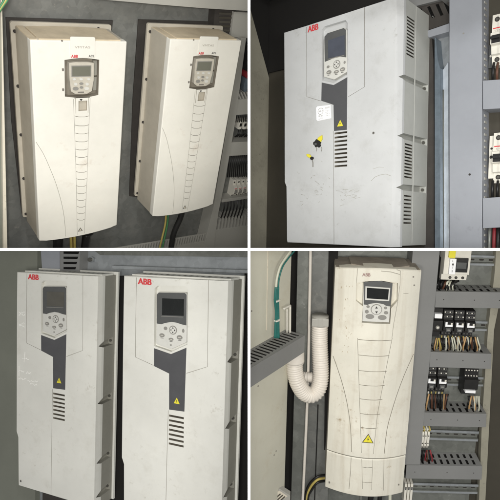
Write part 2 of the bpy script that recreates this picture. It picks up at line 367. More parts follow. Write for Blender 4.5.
def drive_a():
    cx, cy, Wd, Hd = -.9751, .7341, .3262, .7658
    L_, R_, B_, T_ = cx-Wd/2, cx+Wd/2, cy-Hd/2, cy+Hd/2
    t = thing('inverter_drive', FA, (cx, B_, -DA), 'left-hand cream drive beside the cream post, warm ivory front with a small grey keypad', 'power inverter', 'cream wall drives on the upper left plate')
    # flange
    f = MB(); q = [FA.at(10, 21.3, -DA), FA.at(114, 23.2, -DA)]; lo = FA.at(24, 217.5, -DA)
    fl, fr_, fb, ft = (q[0].x+lo.x)/2-.002, R_+.012, lo.y, q[0].y
    f.prism(rrect(fl, fr_, fb, ft, .008, 3), -DA-.012, -DA, M['creamShade'], .0015)
    fo = f.build('flange', FA, t)
    for y, x in ((31, 13.5), (86, 16.4), (134.8, 18.9), (178.5, 22), (214, 24)):
        p = FA.at(x, y, -DA); s = MB(); s.ellipse((fl+.012, p.y), .0055, .0055, -DA, -DA+.004, M['hole'], 12); s.build('bolt', FA, fo)
    s = MB(); s.ellipse((fr_-.05, ft-.014), .005, .005, -DA, -DA+.004, M['hole'], 12); s.build('bolt', FA, fo)
    # gasket frame behind the flange
    g = MB(); g.box(L_+.01, R_-.01, B_+.03, T_-.02, -DA-.053, -DA-.012, M['black']); g.build('rear_heatsink', FA, t)
    # housing and front cover
    outline = lambda ins, drop: [(L_+ins, T_-ins), (L_+ins, B_+ins)] + [(L_+ins+(Wd-2*ins)*k/12, B_+ins-drop*math.sin(math.pi*k/12)**.8) for k in range(1, 12)] + [(R_-ins, B_+ins), (R_-ins, T_-ins)]
    h = MB(); h.prism(outline(.0015, .012), -DA, -.03, M['creamShade'], .001); h.build('housing', FA, t)
    c = MB(); c.prism(outline(0, .014), -.03, 0, M['creamA'], .004, 3)
    k = MB(); r = [FA.at(64.5, 60), FA.at(99.3, 60.5), FA.at(98.3, 95.5), FA.at(66, 96.5)]
    ru0, ru1, rv0, rv1 = r[0].x, (r[1].x+r[2].x)/2, r[3].y, r[0].y
    arc = [(ru0+(ru1-ru0)*j/8, rv1+.006*math.sin(math.pi*j/8)) for j in range(9)]
    arcb = [(ru1-(ru1-ru0)*j/8, rv0-.007*math.sin(math.pi*j/8)) for j in range(9)]
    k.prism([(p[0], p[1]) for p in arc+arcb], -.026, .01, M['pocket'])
    w = pxbox(FA, 78.5, 101, 87, 110.5, 0); k.box(*w, -.010, .01, M['creamShade'])
    rc = lambda pts, m, n0, n1: None
    co = c.build('front_cover', FA, t, cut=k)
    # seams as part of the cover markings
    s = MB(); g = .0011
    s.ribbon(px(FA, smooth([(36, 142), (43.5, 154), (49.8, 168), (55, 181), (59, 193.5), (62, 205), (64, 216), (65.1, 227), (65.5, 236.5)])), g, M['seam'], h=.01)
    s.ribbon(px(FA, [(73.4, 99), (74.6, 130), (76.2, 180), (77.3, 235)]), g*.8, M['seam'], h=.01)
    s.ribbon(px(FA, [(90.2, 98), (88.7, 130), (87, 180), (84.3, 233)]), g*.8, M['seam'], h=.01)
    for i, y in enumerate((116, 125, 133, 141, 149, 156.5, 164, 171.5, 178.7, 185.7, 192.8, 199.6, 206.3, 212.8, 219.3)):
        f_ = (y-116)/104; x0 = 74.2+2.8*f_; x1 = 89.6-4.6*f_
        s.ribbon(px(FA, [(x0+.4, y), (x0+(x1-x0)*.3, y+.9), (x0+(x1-x0)*.7, y+.9), (x1-.4, y-.2)]), g*1.5, M['seam'], h=.01)
    carve(s, co)
    # name plate with logo
    u0, u1, v0, v1 = pxbox(FA, 70, 36.5, 94.6, 57.5, 0)
    n = MB(); n.prism(rrect(u0, u1, v0, v1, .005), -.001, .0022, M['creamA'], .0008)
    n.text('VMTAS', FA.at(82.2, 47), FA.at(90, 47).x-FA.at(74.5, 47).x, M['ghost'], h=.0075, n=.0022)
    n.build('name_plate', FA, t)
    lg = MB(); lg.text('ABB', FA.at(74.2, 56), .0235, M['red'], h=.0095, n=.0024, bold=.03); lg.build('logo', FA, t)
    lg = MB(); lg.text('ACS', FA.at(91, 55.8), .019, M['inkd'], h=.0075, n=.0024, bold=.02); lg.build('model_mark', FA, t)
    # recess lining and keypad
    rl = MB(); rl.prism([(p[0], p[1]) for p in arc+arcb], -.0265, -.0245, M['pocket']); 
    rl.box(ru1-.016, ru1-.002, rv0+.012, (rv0+rv1)/2-.002, -.0245, -.012, M['sideB'], .001); rl.box(ru1-.016, ru1-.002, (rv0+rv1)/2+.004, rv1-.006, -.0245, -.012, M['sideB'], .001)
    rl.build('keypad_pocket', FA, t)
    kp = MB(); q = px(FA, [(69, 63), (75, 62), (88, 62), (94, 63), (93.4, 80), (92, 91), (87, 93.8), (75, 94), (71, 91.5), (69.4, 80)], -.004)
    kp.prism(q, -.025, -.002, M['padA'], .0025, 2); ko = kp.build('keypad', FA, t)
    sc = MB(); b_ = pxbox(FA, 72.3, 66.5, 90.3, 75.6, -.002); sc.box(b_[0]-.003, b_[1]+.003, b_[2]-.003, b_[3]+.003, -.004, -.0014, M['btn']); sc.box(*b_, -.003, -.0008, M['lcdg']); sc.build('screen', FA, ko)
    for x, y, a_, b2, mm in ((74, 79, .006, .004, 'pad'), (81, 79, .006, .004, 'pad'), (88.5, 79, .006, .004, 'pad'), (75.5, 84, .006, .005, 'pad'), (81.2, 83.5, .007, .004, 'btn'), (87, 84, .006, .005, 'pad'), (75.5, 88.5, .010, .006, 'btn'), (81.3, 87.3, .006, .004, 'btn'), (86.5, 88.3, .009, .006, 'pad')):
        bb = MB(); p = FA.at(x, y, -.002); bb.ellipse(p, a_, b2, -.004, .0006, M[mm], 14); bb.build('button', FA, ko)
    gl = MB(); p = FA.at(80.8, 92.2, -.002); gl.box(p.x-.011, p.x+.011, p.y-.0025, p.y+.002, -.003, -.0012, M['ink']); gl.build('name_strip', FA, ko)
    # hooks, little window, warning mark, cover screw
    for x, y in ((62.8, 69.5), (63, 89.5)):
        p = FA.at(x, y); z = MB(); z.box(p.x-.003, p.x+.003, p.y-.004, p.y+.004, -.001, .003, M['ink'], .001); z.build('clip', FA, co)
    z = MB(); b_ = pxbox(FA, 74.2, 98, 89.6, 112.5, 0)
    z.ribbon([(b_[0], b_[3]), (b_[1], b_[3])], .0015, M['seamd']); z.ribbon([(b_[0]+.004, b_[3]), (b_[0]+.006, b_[2])], .001, M['seam']); z.ribbon([(b_[1]-.004, b_[3]), (b_[1]-.006, b_[2])], .001, M['seam'])
    z.prism(px(FA, [(79.5, 99), (82.5, 99), (81, 101)]), 0, .001, M['inkd']); z.build('latch_frame', FA, co)
    z = MB(); p = FA.at(80.3, 229.5); tri_edge(z, p, .020, 0, M['inkd']); z.prism([(p.x-.0055, p.y-.006), (p.x+.0055, p.y-.006), (p.x, p.y+.006)], 0, .0011, M['post']); z.build('warning_mark', FA, t)
    p = FA.at(62, 40.8); z = MB(); z.ellipse(p, .003, .003, -.001, .001, M['ink'], 10); z.build('cover_screw', FA, co)
    # dusty domed top
    tp = MB(); P = [(L_+.028, -.004)] + [(L_+.028+(Wd-.05)*j/12, -DA+.018-.012*math.sin(math.pi*j/12)) for j in range(13)] + [(R_-.022, -.004)]
    tp.prism_v(P, T_-.002, T_+.004, M['dustTop'], .001)
    tp.box(L_+.002, L_+.024, T_-.002, T_+.002, -DA+.006, -.006, M['dustTop'], .0005)
    tp.build('top_lid', FA, t)
    return t
dA = drive_a()
d2 = dup(dA, FA, (.4945, .0117, .0039))
d2['label'] = 'right-hand cream drive beside the grey duct, standing between its twin and the breaker rows'

for P, lb in (([(6, 17.5), (113, 20.5), (112, 30), (30, 60), (34, 200), (22, 214), (11.5, 120)], 'dark shadow-painted sheet at the left and top edges of the left-hand cream drive'),
              ([(138.5, 19.5), (221, 22), (218, 40), (170, 60), (150, 160), (140, 198), (129.5, 196), (133, 100)], 'dark shadow-painted sheet at the left and top edges of the right-hand cream drive')):
    mb = MB(); mb.prism(px(FA, P, NA+.006), NA, NA+.006, M['ductdark'])  # dark sheet standing in for the shadow beside each flange
    tag(mb.build('edge_shadow', FA), lb, 'seal')
# cream post on the far left
mb = MB(); P = px(FA, [(-14, -12), (.4, -12), (3.0, 262), (-14, 262)], -.03); mb.prism(P, NA, -.03, M['wallgrey'])
P = px(FA, [(.6, -12), (2.0, -12), (7.8, 262), (3.2, 262)], -.02); mb.prism(P, NA, -.02, M['post'], .001)
tag(mb.build('door_post', FA), 'narrow cream-edged upright at the far left beside the left-hand cream drive', 'post')
mb = MB(); n = .0
for dx, m in ((0, 'wire_g'), (1.7, 'wire_y'), (3.2, 'wire_g')):
    mb.tube([FA.at(6.4+dx*.9, -8, n), FA.at(4+dx, 0, n), FA.at(1.2+dx*.8, 5, n), FA.at(-3+dx*.6, 12, n)], .0035, M[m], 8)
tag(mb.build('earth_wire', FA), 'green and yellow wire crossing the top of the cream post', 'wire')
# top rail
mb = MB(); P = px(FA, [(90, -14), (262, -14), (262, 12), (205, 8.3), (150, 3.8), (96, -.8)], NA+.09); mb.prism(P, NA, NA+.09, M['duct'], .002)
tag(mb.build('cable_duct', FA), 'grey duct running along the top edge above the two cream drives', 'cable duct')
# dark slotted duct behind the right drive
mb = MB(); nn = NA+.045; a = FA.at(214, 6, nn); b = FA.at(235.5, 50, nn); P = px(FA, [(215, 8), (236, 9), (231, 50), (212, 46)], nn)
mb.prism(P, NA, nn, M['ductdark'])
for k in range(7):
    y = 12.2+4.2*k; P = px(FA, [(219, y), (233.5-.4*k, y+.6), (233.2-.4*k, y+2.6), (219, y+2)], nn); mb.prism(P, nn-.001, nn+.003, M['seamd'] if k % 2 == 0 else M['khakidark'])
tag(mb.build('slotted_duct', FA), 'short dark slotted duct above the right-hand cream drive', 'cable duct')
# light grey plate top right
mb = MB(); P = px(FA, [(234.2, 12), (262, 13), (262, 37.5), (246, 38), (231, 37)], NA+.06); mb.prism(P, NA, NA+.06, M['duct'], .001)
tag(mb.build('blank_cover', FA), 'plain light grey cover in the top right corner above the breaker rows', 'cover plate')
# vertical duct cover
mb = MB(); nn = NA+.08; P = px(FA, [(241.2, 38), (246.2, 38), (235.6, 120), (225.5, 178), (218.5, 212), (212, 262), (200, 262), (214, 205), (228, 120)], nn); mb.prism(P, NA, nn, M['duct'], .001)
tag(mb.build('vertical_duct', FA), 'grey upright duct along the right side of the right-hand cream drive', 'cable duct')

def breaker(fr, name, c, w, h, d, label, cat, group, toggle='black', body='offwhite', redline=False, poles=1):
    """small rail-mounted breaker: stepped body, lever, terminal screws"""
    n0 = c[2]
    t = thing(name, fr, (c[0], c[1]-h/2, n0), label, cat, group)
    x0, x1 = c[0]-w/2, c[0]+w/2; y = c[1]
    b = MB(); b.prism_u([(n0, y-h/2), (n0+d*.62, y-h/2), (n0+d*.62, y-h*.24), (n0+d, y-h*.2), (n0+d, y+h*.2), (n0+d*.62, y+h*.24), (n0+d*.62, y+h/2), (n0, y+h/2)], x0, x1, M[body], .0012)
    if redline: b.box(x0+.001, x1-.001, y+h*.10, y+h*.125, n0+d, n0+d+.0008, M['red'])
    b.box(x0+.002, x1-.002, y-h*.19, y-h*.12, n0+d, n0+d+.0006, M['ink'])
    for k in range(1, poles): b.box(x0+w*k/poles-.0008, x0+w*k/poles+.0008, y-h/2+.001, y+h/2-.001, n0+d*.62, n0+d*.62+.001, M['seamd'])
    b.build('body', fr, t)
    for k in range(poles):
        xc = x0+w*(k+.5)/poles
        l = MB(); l.box(xc-w/poles*.26, xc+w/poles*.26, y-h*.1, y+h*.07, n0+d-.002, n0+d+.012, M[toggle], .0015); l.build('lever', fr, t)
        for sg in (1, -1):
            s = MB(); s.ellipse((xc, y+sg*h*.37), w/poles*.26, w/poles*.26, n0+d*.62, n0+d*.62+.001, M['hole'], 12); s.ellipse((xc, y+sg*h*.37), w/poles*.15, w/poles*.15, n0+d*.62, n0+d*.62+.002, M['screw'], 10); s.build('terminal_screw', fr, t)
    return t

# right-hand rack strip of bay A: duct lips, devices, wires
def rack_cover(y0, y1, xl, label, name='duct_cover'):
    mb = MB(); nn = NA+.075; sl = -.05
    P = px(FA, [(xl(y0), y0), (266, y0+sl*(266-xl(y0))), (266, y1+sl*(266-xl(y1))), (xl(y1), y1)], nn)
    mb.prism(P, NA, nn, M['duct'], .001)
    tag(mb.build(name, FA), label, 'cable duct')
xl = lambda y: 236.2-(y-110)*.175
rack_cover(99.5, 115, xl, 'upper short grey duct cover at the right edge beside the right-hand cream drive')
rack_cover(142.5, 156, lambda y: 230.7-(y-143)*.17, 'grey duct cover between the black terminal row and the black wires above the breakers')
# slots above the first cover
mb = MB(); nn = NA+.07
for k in range(7): mb.prism(px(FA, [(237.6+k*3, 92.5), (238.8+k*3, 92.3), (241.6+k*3, 99), (240.3+k*3, 99.2)], nn), NA, nn, M['duct'])
tag(mb.build('duct_comb', FA), 'comb of duct fingers under the red-topped component at the right edge', 'cable duct')
# dark component with red top
t = thing('lamp_holder', FA, FA.at(245, 90, NA), 'dark rounded component with a red top at the right edge, above the duct comb', 'indicator')
mb = MB(); c = FA.at(245.2, 84, NA+.05); mb.ellipse(c, .015, .036, NA, NA+.06, M['copper'], 20); mb.build('body', FA, t)
mb = MB(); c = FA.at(245.4, 74, NA+.05); mb.ellipse(c, .013, .014, NA, NA+.068, M['wire_r'], 16); mb.build('cap', FA, t)
mb = MB(); mb.box(c.x-.02, c.x+.05, c.y-.095, c.y+.13, NA, NA+.02, M['black']); mb.build('backing', FA, t)
# terminals
for i in range(3):
    p = FA.at(238.8+i*4.6, 124, NA+.03)
    t = thing('terminal_block', FA, (p.x, p.y-.03, NA), ('first', 'middle', 'last')[i]+' cream terminal block from the duct between the two short grey duct covers', 'terminal block', 'terminal blocks by the upper left rack')
    mb = MB(); mb.box(p.x-.0085, p.x+.0085, p.y-.022, p.y+.022, NA, NA+.045, M['offwhite'], .001); mb.build('body', FA, t)
    mb = MB(); mb.box(p.x-.006, p.x+.006, p.y-.006, p.y+.010, NA+.045, NA+.047, M['black']); mb.build('marker', FA, t)
    for dx in (-.005, .005):
        mb = MB(); mb.tube([(p.x+dx, p.y-.02, NA+.04), (p.x+dx*1.4-.006, p.y-.04, NA+.055), (p.x+dx-.012, p.y-.062, NA+.04)], .0035, M['wire_k'], 8); mb.build('wire', FA, t)
mb = MB()
for k in range(9): mb.tube([FA.at(237.2+k*1.8, 111.5, NA+.05), FA.at(236.6+k*1.8, 116, NA+.065), FA.at(236+k*1.8, 122, NA+.05)], .0026, M['wire_k'], 6)
tag(mb.build('wire_bundle', FA), 'short black wires below the upper grey duct cover', 'wires')
mb = MB()
for k in range(11): mb.tube([FA.at(229.5+k*1.9, 155, NA+.05), FA.at(228.6+k*1.9, 164, NA+.068), FA.at(227.6+k*1.9, 177, NA+.055)], .0032, M['wire_k'], 8)
tag(mb.build('wire_bundle', FA), 'row of black wires dropping into the tops of the white breakers', 'wires')
for i in range(5):
    p = FA.at(229.2+i*4.35, 186.5-i*.4, NA)
    breaker(FA, 'circuit_breaker', (p.x+.002, p.y+.004, NA), .0185, .108, .055, ('first', 'second', 'third', 'fourth', 'fifth')[i]+' from the left in the row of white breakers with a pink line', 'circuit breaker', 'white breakers beside the right-hand cream drive', toggle='btn', redline=True)
mb = MB(); P = px(FA, [(222.5, 199.5), (266, 193.5), (266, 196), (222, 202.5)], NA+.06); mb.prism(P, NA, NA+.06, M['duct'], .001)
tag(mb.build('mounting_rail', FA), 'thin grey rail under the row of white breakers', 'rail')
mb = MB()
for k in range(7): mb.tube([FA.at(224.5+k*3.3, 199, NA+.05), FA.at(224+k*3.2, 209, NA+.07), FA.at(219+k*3.2, 223, NA+.05)], .0036, M['wire_k'], 8)
tag(mb.build('wire_bundle', FA), 'black wires curving down from under the white breakers', 'wires')
mb = MB(); nn = NA+.07
for k in range(12): mb.prism(px(FA, [(219.4+k*3.2, 219-k*.4), (221+k*3.2, 218.6-k*.4), (219.2+k*3.2, 230-k*.4), (217.4+k*3.2, 230.4-k*.4)], nn), NA, nn, M['duct'])
P = px(FA, [(215.5, 230), (266, 222.5), (266, 268), (209, 268)], nn); mb.prism(P, NA, nn+.001, M['duct'], .001)
tag(mb.build('slotted_duct', FA), 'slotted grey duct in the lower right corner under the black wires', 'cable duct')
# lower slotted duct under the drives
mb = MB(); n0, n1 = NA, NA+.07
a = FA.at(86, 244.5, n0); b = FA.at(207, 226, n0); ang = math.atan2(b.y-a.y, b.x-a.x); Ld = (b-a).length
def along(s, w): return (a.x+math.cos(ang)*s-math.sin(ang)*w, a.y+math.sin(ang)*s+math.cos(ang)*w)
mb.prism([along(-.35, -.11), along(Ld, -.11), along(Ld, -.045), along(-.35, -.045)], n0, n1, M['duct'], .001)
k = -.35
while k < Ld-.01:
    mb.prism([along(k, -.045), along(k+.008, -.045), along(k+.008, 0), along(k, 0)], n1-.004, n1, M['duct']); k += .0155
mb.prism([along(-.35, -.002), along(Ld, -.002), along(Ld, .004), along(-.35, .004)], n1-.0045, n1-.0005, M['duct'])
tag(mb.build('slotted_duct', FA), 'slotted grey duct lying below the bottom edges of both cream drives', 'cable duct')
# cables
def cable(fr, pts, r, m, label, name='cable', cat='cable', group=None, k=12):
    mb = MB()
    for pp, mm, rr in (pts if isinstance(pts[0], tuple) and isinstance(pts[0][0], list) else [(pts, m, r)]): mb.tube(pp, rr, M[mm], k)
    return tag(mb.build(name, fr), label, cat, group)
B2 = -.10
cable(FA, [([FA.at(70.5, 228, B2), FA.at(71, 240, B2), FA.at(71.5, 262, B2)], 'wire_y', .006), ([FA.at(74.3, 228, B2), FA.at(74.6, 240, B2), FA.at(75, 262, B2)], 'wire_y', .006), ([FA.at(72.5, 228, B2-.006), FA.at(73, 240, B2-.006), FA.at(73.3, 262, B2-.006)], 'wire_b', .005)], 0, '', 'pair of yellow wires leaving the bottom of the left-hand cream drive', 'earth_cable')
cable(FA, [FA.at(88, 226, B2), FA.at(86, 238, B2), FA.at(83, 262, B2)], .017, 'wire_k', 'thick black cable leaving the bottom of the left-hand cream drive')
cable(FA, [FA.at(60, 228, B2-.03), FA.at(58, 240, B2-.03), FA.at(57, 262, B2-.03)], .02, 'black', 'dull black cable to the left of the pair of yellow wires')
cable(FA, [FA.at(96, 226, B2), FA.at(92, 233.8, B2+.02), FA.at(86, 236.5, B2+.03), FA.at(82.5, 234, B2)], .004, 'wire_k', 'thin black loop of cable tied around the thick black cable')
cable(FA, [([FA.at(166, 205, B2), FA.at(165.5, 222, B2), FA.at(162, 238, B2), FA.at(156, 262, B2)], 'wire_y', .0045), ([FA.at(168.5, 205, B2), FA.at(167.6, 222, B2), FA.at(164.5, 238, B2), FA.at(159, 262, B2)], 'wire_g', .0045)], 0, '', 'yellow and green earth wires leaving the bottom of the right-hand cream drive', 'earth_cable')
cable(FA, [FA.at(184, 200, B2), FA.at(181, 216, B2), FA.at(173, 236, B2), FA.at(170, 262, B2)], .014, 'black', 'black cable leaving the bottom of the right-hand cream drive')

# ================================================================ drives of the second type
def drive_b(fr, D, sp, label, group, base_px):
    """tall grey drive with slate centre strip; sp holds the photo positions of its features on the front plane"""
    A = lambda x, y, n=0.0: fr.at(x, y, n)
    CH = .030
    t = thing('inverter_drive', fr, fr.at(*base_px, -D), label, 'power inverter', group)
    FTL, FTR, FBR, FBL = [A(*p) for p in sp['front']]
    CTR, CBR = A(*sp['cham'][0], -CH), A(*sp['cham'][1], -CH)
    TLb = Vector((FTL.x, FTL.y, 0)); mf, ms = M[sp['mf']], M[sp['ms']]
    fv = [A(*p) for p in sp['left']]                # left edge points top to bottom
    def ring(n, ins=0.0):
        R = []
        for p in fv: R.append(Vector((p.x+ins, p.y, n)))
        return R
    # cover: left edge polyline + right edge, chamfered on the right
    r0 = [Vector((p.x, p.y, -.045)) for p in fv]+[Vector((CBR.x, CBR.y, -.045)), Vector((CTR.x, CTR.y, -.045))]
    r1 = [Vector((p.x, p.y, -.003)) for p in fv]+[Vector((CBR.x, CBR.y, -CH)), Vector((CTR.x, CTR.y, -CH))]
    r2 = [Vector((p.x+.003, p.y+(.003 if i == len(fv)-1 else -.003 if i == 0 else 0), 0)) for i, p in enumerate(fv)]+[Vector((FBR.x, FBR.y+.003, 0)), Vector((FTR.x, FTR.y-.003, 0))]
    # side pockets
    ux = max(CTR.x, CBR.x)
    uxv = lambda v: CBR.x+(CTR.x-CBR.x)*(v-CBR.y)/(CTR.y-CBR.y)
    def pockets():
        k = MB()
        for (x, y) in sp['pockets']:
            q = fr.on_u(x, y, ux); v = q.y; ph = sp['ph']
            k.rings([[(ux-.030+.006, v-ph*.15, -.014), (ux-.03, v-ph*.5, -.04), (ux-.03, v-ph*.45, -D+.016), (ux-.03, v+ph*.7, -D+.016), (ux-.03, v+ph*.45, -.045)],
                     [(ux+.03, v-ph*.15, -.004), (ux+.03, v-ph*.5, -.04), (ux+.03, v-ph*.45, -D+.016), (ux+.03, v+ph*.7, -D+.016), (ux+.03, v+ph*.45, -.045)]], ms)
        return k
    c = MB(); c.rings([r0, r1, r2], mf)
    k = pockets()
    rec = px(fr, sp['recess']); k.prism(rec, -.018, .02, mf)
    x0, x1 = sp['vx']
    for y in sp['vents']:
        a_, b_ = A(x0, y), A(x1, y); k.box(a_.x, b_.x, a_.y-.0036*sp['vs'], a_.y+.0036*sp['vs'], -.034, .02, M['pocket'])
    co = c.build('front_cover', fr, t, cut=k)
    # grey body behind
    b = MB(); TL, BL = fv[0], fv[-1]
    bi = .002
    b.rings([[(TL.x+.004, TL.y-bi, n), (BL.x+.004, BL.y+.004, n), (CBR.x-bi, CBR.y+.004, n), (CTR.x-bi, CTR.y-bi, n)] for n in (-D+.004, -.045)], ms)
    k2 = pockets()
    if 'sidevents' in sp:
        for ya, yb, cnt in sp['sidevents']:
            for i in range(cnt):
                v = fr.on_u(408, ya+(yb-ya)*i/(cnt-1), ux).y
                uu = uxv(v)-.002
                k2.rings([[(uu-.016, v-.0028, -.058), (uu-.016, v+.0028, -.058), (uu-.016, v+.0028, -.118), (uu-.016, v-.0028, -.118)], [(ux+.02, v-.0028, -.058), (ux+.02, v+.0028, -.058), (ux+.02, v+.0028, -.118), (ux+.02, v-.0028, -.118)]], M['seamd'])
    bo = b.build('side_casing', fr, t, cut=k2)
    if 'sidevents' in sp:                           # side seam; was dark backing seen through the side vents, side seam
        z = MB() 
        z.rings([[(CBR.x-.004, CBR.y+.01, n), (CBR.x-.0008, CBR.y+.01, n), (CTR.x-.0008, CTR.y-.004, n), (CTR.x-.004, CTR.y-.004, n)] for n in (-.133, -.130)], M['sideP2'])
        z.build('side_joint', fr, bo)
    for (x, y) in sp['pockets']:
        v = fr.on_u(x, y, ux).y
        s = MB(); s.ellipse((0, 0), .006, .006, 0, .006, M['screw'], 12)
        bmesh.ops.transform(s.bm, matrix=Matrix.Translation((uxv(v)-.014, v+sp['ph']*.1, -D+.017)), verts=s.bm.verts); s.build('bolt', fr, bo)
    # rear flange and top
    f = MB(); e = sp['flange']; f.rings([[(TL.x+.01, TL.y+sp['ftop'], n), (BL.x+.01, BL.y+.002, n), (CBR.x+e, CBR.y+.002, n), (CTR.x+e, CTR.y+sp['ftop'], n)] for n in (-D-.008, -D+.003)], ms if sp['ms'] == 'sideP2' else M['greyC'])
    f.build('rear_flange', fr, t)
    if sp['ftop'] > 0:
        g = MB(); nsl = 15
        g.rings([[(TL.x+.02, TL.y-.004, n), (CTR.x-.006, CTR.y-.004, n), (CTR.x-.006, CTR.y+.006, n), (TL.x+.02, TL.y+.006, n)] for n in (-D+.02, -.03)], M['greyC'])
        kk = MB()
        for i in range(nsl):
            u = TL.x+.05+(CTR.x-TL.x-.09)*i/(nsl-1); yy = TL.y+(CTR.y-TL.y)*i/(nsl-1)
            kk.box(u-.007, u+.007, yy-.001, yy+.02, -D+.035, -D+.06, M['seamd'])
        g.build('top_grille', fr, t, cut=kk)
    # seams
    s = MB(); w = .0014*sp['vs']
    for line in sp['seams']: s.ribbon(px(fr, line), w, M['seam'], h=.01)
    carve(s, co)
    # slate strip
    z = MB(); z.prism(px(fr, sp['strip']), -.004, .0012, M['strip'], .0004, 1); so = z.build('centre_strip', fr, t)
    z = MB(); p = A(*sp['tri']); ts = sp['ts']; tri_sign(z, p, ts, .0012); z.build('warning_mark', fr, so)
    # logo
    z = MB(); a_, b_ = A(*sp['logo'][0]), A(*sp['logo'][1]); [z.text('ABB', (a_+b_)/2+Vector((dx*(b_.x-a_.x), 0, 0)), (b_.x-a_.x)*.96, M['red'], h=sp['logoh'], bold=.018, n=.0005+.00012*q_) for q_, dx in enumerate((-.018, 0, .018))]; z.build('logo', fr, t)
    # keypad
    z = MB(); z.prism(px(fr, sp['recess']), -.0185, -.0165, mf); z.build('keypad_pocket', fr, t)
    z = MB(); kq = px(fr, sp['pad'], 0); z.prism(kq, -.0165, .0015, M['pad'], .0015, 2); ko = z.build('keypad', fr, t)
    z = MB(); z.prism(px(fr, sp['bezel'], 0), -.005, .0035, M['bezel'], .001, 2); bz = z.build('bezel', fr, ko)
    z = MB(); z.prism(px(fr, sp['lcd'], .0035), .001, .0042, M[sp['lm']])
    a_, b_ = px(fr, sp['lcd'][2:4], 0); z.ribbon([(b_[0], b_[1]-.004*sp['vs']), (a_[0], a_[1]-.004*sp['vs'])], .0016*sp['vs'], M['btn'], nf=lambda u, v: .0038)
    z.build('screen', fr, bz)
    for x, y, ru, rv, mm in sp['btns']:
        p = A(x, y); z = MB(); z.ellipse(p, ru, rv, 0, .0034, M[mm], 18); z.build('button', fr, ko)
    z = MB(); z.ellipse(A(*sp['dpad']), sp['dr'], sp['dr'], 0, .0026, M['btn'], 24); z.ellipse(A(*sp['dpad']), sp['dr']*.8, sp['dr']*.8, 0, .0036, M['pad'], 24); z.build('direction_pad', fr, ko)
    pc = A(*sp['dpad'])
    for a_ in range(4):
        r = sp['dr']*.24; ca, sa = math.cos(a_*math.pi/2), math.sin(a_*math.pi/2); z = MB()
        z.prism([(pc.x+ca*x_-sa*y_, pc.y+sa*x_+ca*y_) for x_, y_ in ((-r, sp['dr']*.36), (r, sp['dr']*.36), (0, sp['dr']*.68))], .001, .0044, M['inkd']); z.build('arrow_key', fr, ko)
    z = MB()
    for x, y, ru, rv, mm in sp['btns'][2:5]:
        p = A(x, y); z.box(p.x-ru*.5, p.x+ru*.5, p.y-.0008, p.y+.0008, .003, .004, M['offwhite']); z.box(p.x-ru*.6, p.x+ru*.6, p.y-rv-.004, p.y-rv-.0025, .001, .0022, M['inkd'])
    z.build('key_legend', fr, ko)
    for (x, y) in sp['screws']:
        z = MB(); z.ellipse(A(x, y), .005*sp['vs'], .005*sp['vs'], -.001, .001, M['btn'], 12); z.ellipse(A(x, y), .0025*sp['vs'], .0025*sp['vs'], 0, .0014, M['hole'], 10); z.build('cover_screw', fr, co)
    return t, co

# ================================================================ BAY B (upper right)
DB = .2616
spB = dict(front=[(283.8, 32.5), (396.5, -4), (390.8, 248), (285, 242)], cham=[(404.3, -4), (400, 247)],
    left=[(283.8, 32.5), (284.2, 108), (284.2, 150), (284.3, 182), (286, 186.5), (286.6, 240), (287, 242.3)],
    mf='greyB', ms='sideP2', pockets=[(405, 76), (404.5, 135.5), (403, 187)], ph=.022, vs=1.0,
    recess=[(321.8, 29.8), (324.5, 26.4), (345.5, 20), (347.6, 23), (347.2, 75), (333.8, 83), (321.8, 80.5)],
    vents=[133.6+4.1*i for i in range(9)], vx=(334.6, 347.2), sidevents=[(14, 52, 12), (144, 177, 11), (196, 223, 8)], flange=.006, ftop=0,
    seams=[[(306.4, 27), (306.6, 60), (306.7, 96.7), (320.8, 101)], [(364.4, 7), (364.6, 50), (364.4, 87), (348.3, 96.7)], [(333.3, 131), (333.8, 190), (334, 244)]],
    strip=[(321.8, 82.5), (333.8, 85.2), (347.4, 77.2), (346.9, 129.8), (334.1, 131), (333.8, 104.8), (321.4, 100.8)],
    tri=(340.4, 123.5), ts=.026, logo=((307.8, 28), (318.6, 28)), logoh=.024,
    pad=[(324.6, 37), (328, 32.8), (344.5, 27.5), (346.6, 29.5), (346.8, 72), (334.2, 79.6), (324, 76.8)],
    bezel=[(324.9, 37), (328, 33.4), (344.2, 28.2), (346.3, 30), (346.5, 57.5), (342, 56.8), (336.5, 56.5), (331, 59.5), (325.2, 62)],
    lcd=[(328, 40.5), (344.5, 35), (344.7, 54.5), (328.3, 58.5)], lm='lcdb',
    btns=[(328.5, 67, .006, .005, 'btn'), (345, 62.5, .004, .005, 'btn'), (329.3, 72.4, .011, .0075, 'btn'), (336.7, 72, .011, .006, 'btn'), (343, 69.5, .011, .0075, 'btn'), (331.8, 65, .008, .006, 'pad')],
    dpad=(337, 64.5), dr=.016, up=(337, 60.6), screws=[(373.5, 133)])
tB, cB = drive_b(FB, DB, spB, 'tall pale grey drive with a scarred front and side vents beside the wide duct', None, (285, 242))
mb = MB(); st = px(FB, [(316.2, 108), (317.5, 106.4), (330.4, 105), (331.2, 118.2), (317.8, 121), (316.6, 119.8)]); mb.prism(st, 0, .0012, M['sticker'])
def ring_mark(mb, c, r, w, n, m, k=24):
    mb.rings([[(c[0]+rr*math.cos(2*math.pi*j/k), c[1]+rr*math.sin(2*math.pi*j/k), n) for j in range(k+1)] for rr in (r-w, r)], m, closed=False)
ring_mark(mb, FB.at(320.8, 111.3), .013, .0012, .0016, M['ink'])
for i, (x, y, w) in enumerate(((320.8, 111.2, .018), (320.8, 116, .020), (320.8, 118.6, .018), (327.4, 107.6, .02))):
    mb.text(('SN', '== ==', '-- ==', '====')[i], FB.at(x, y), w, M['ink'], h=.0045, n=.0008)
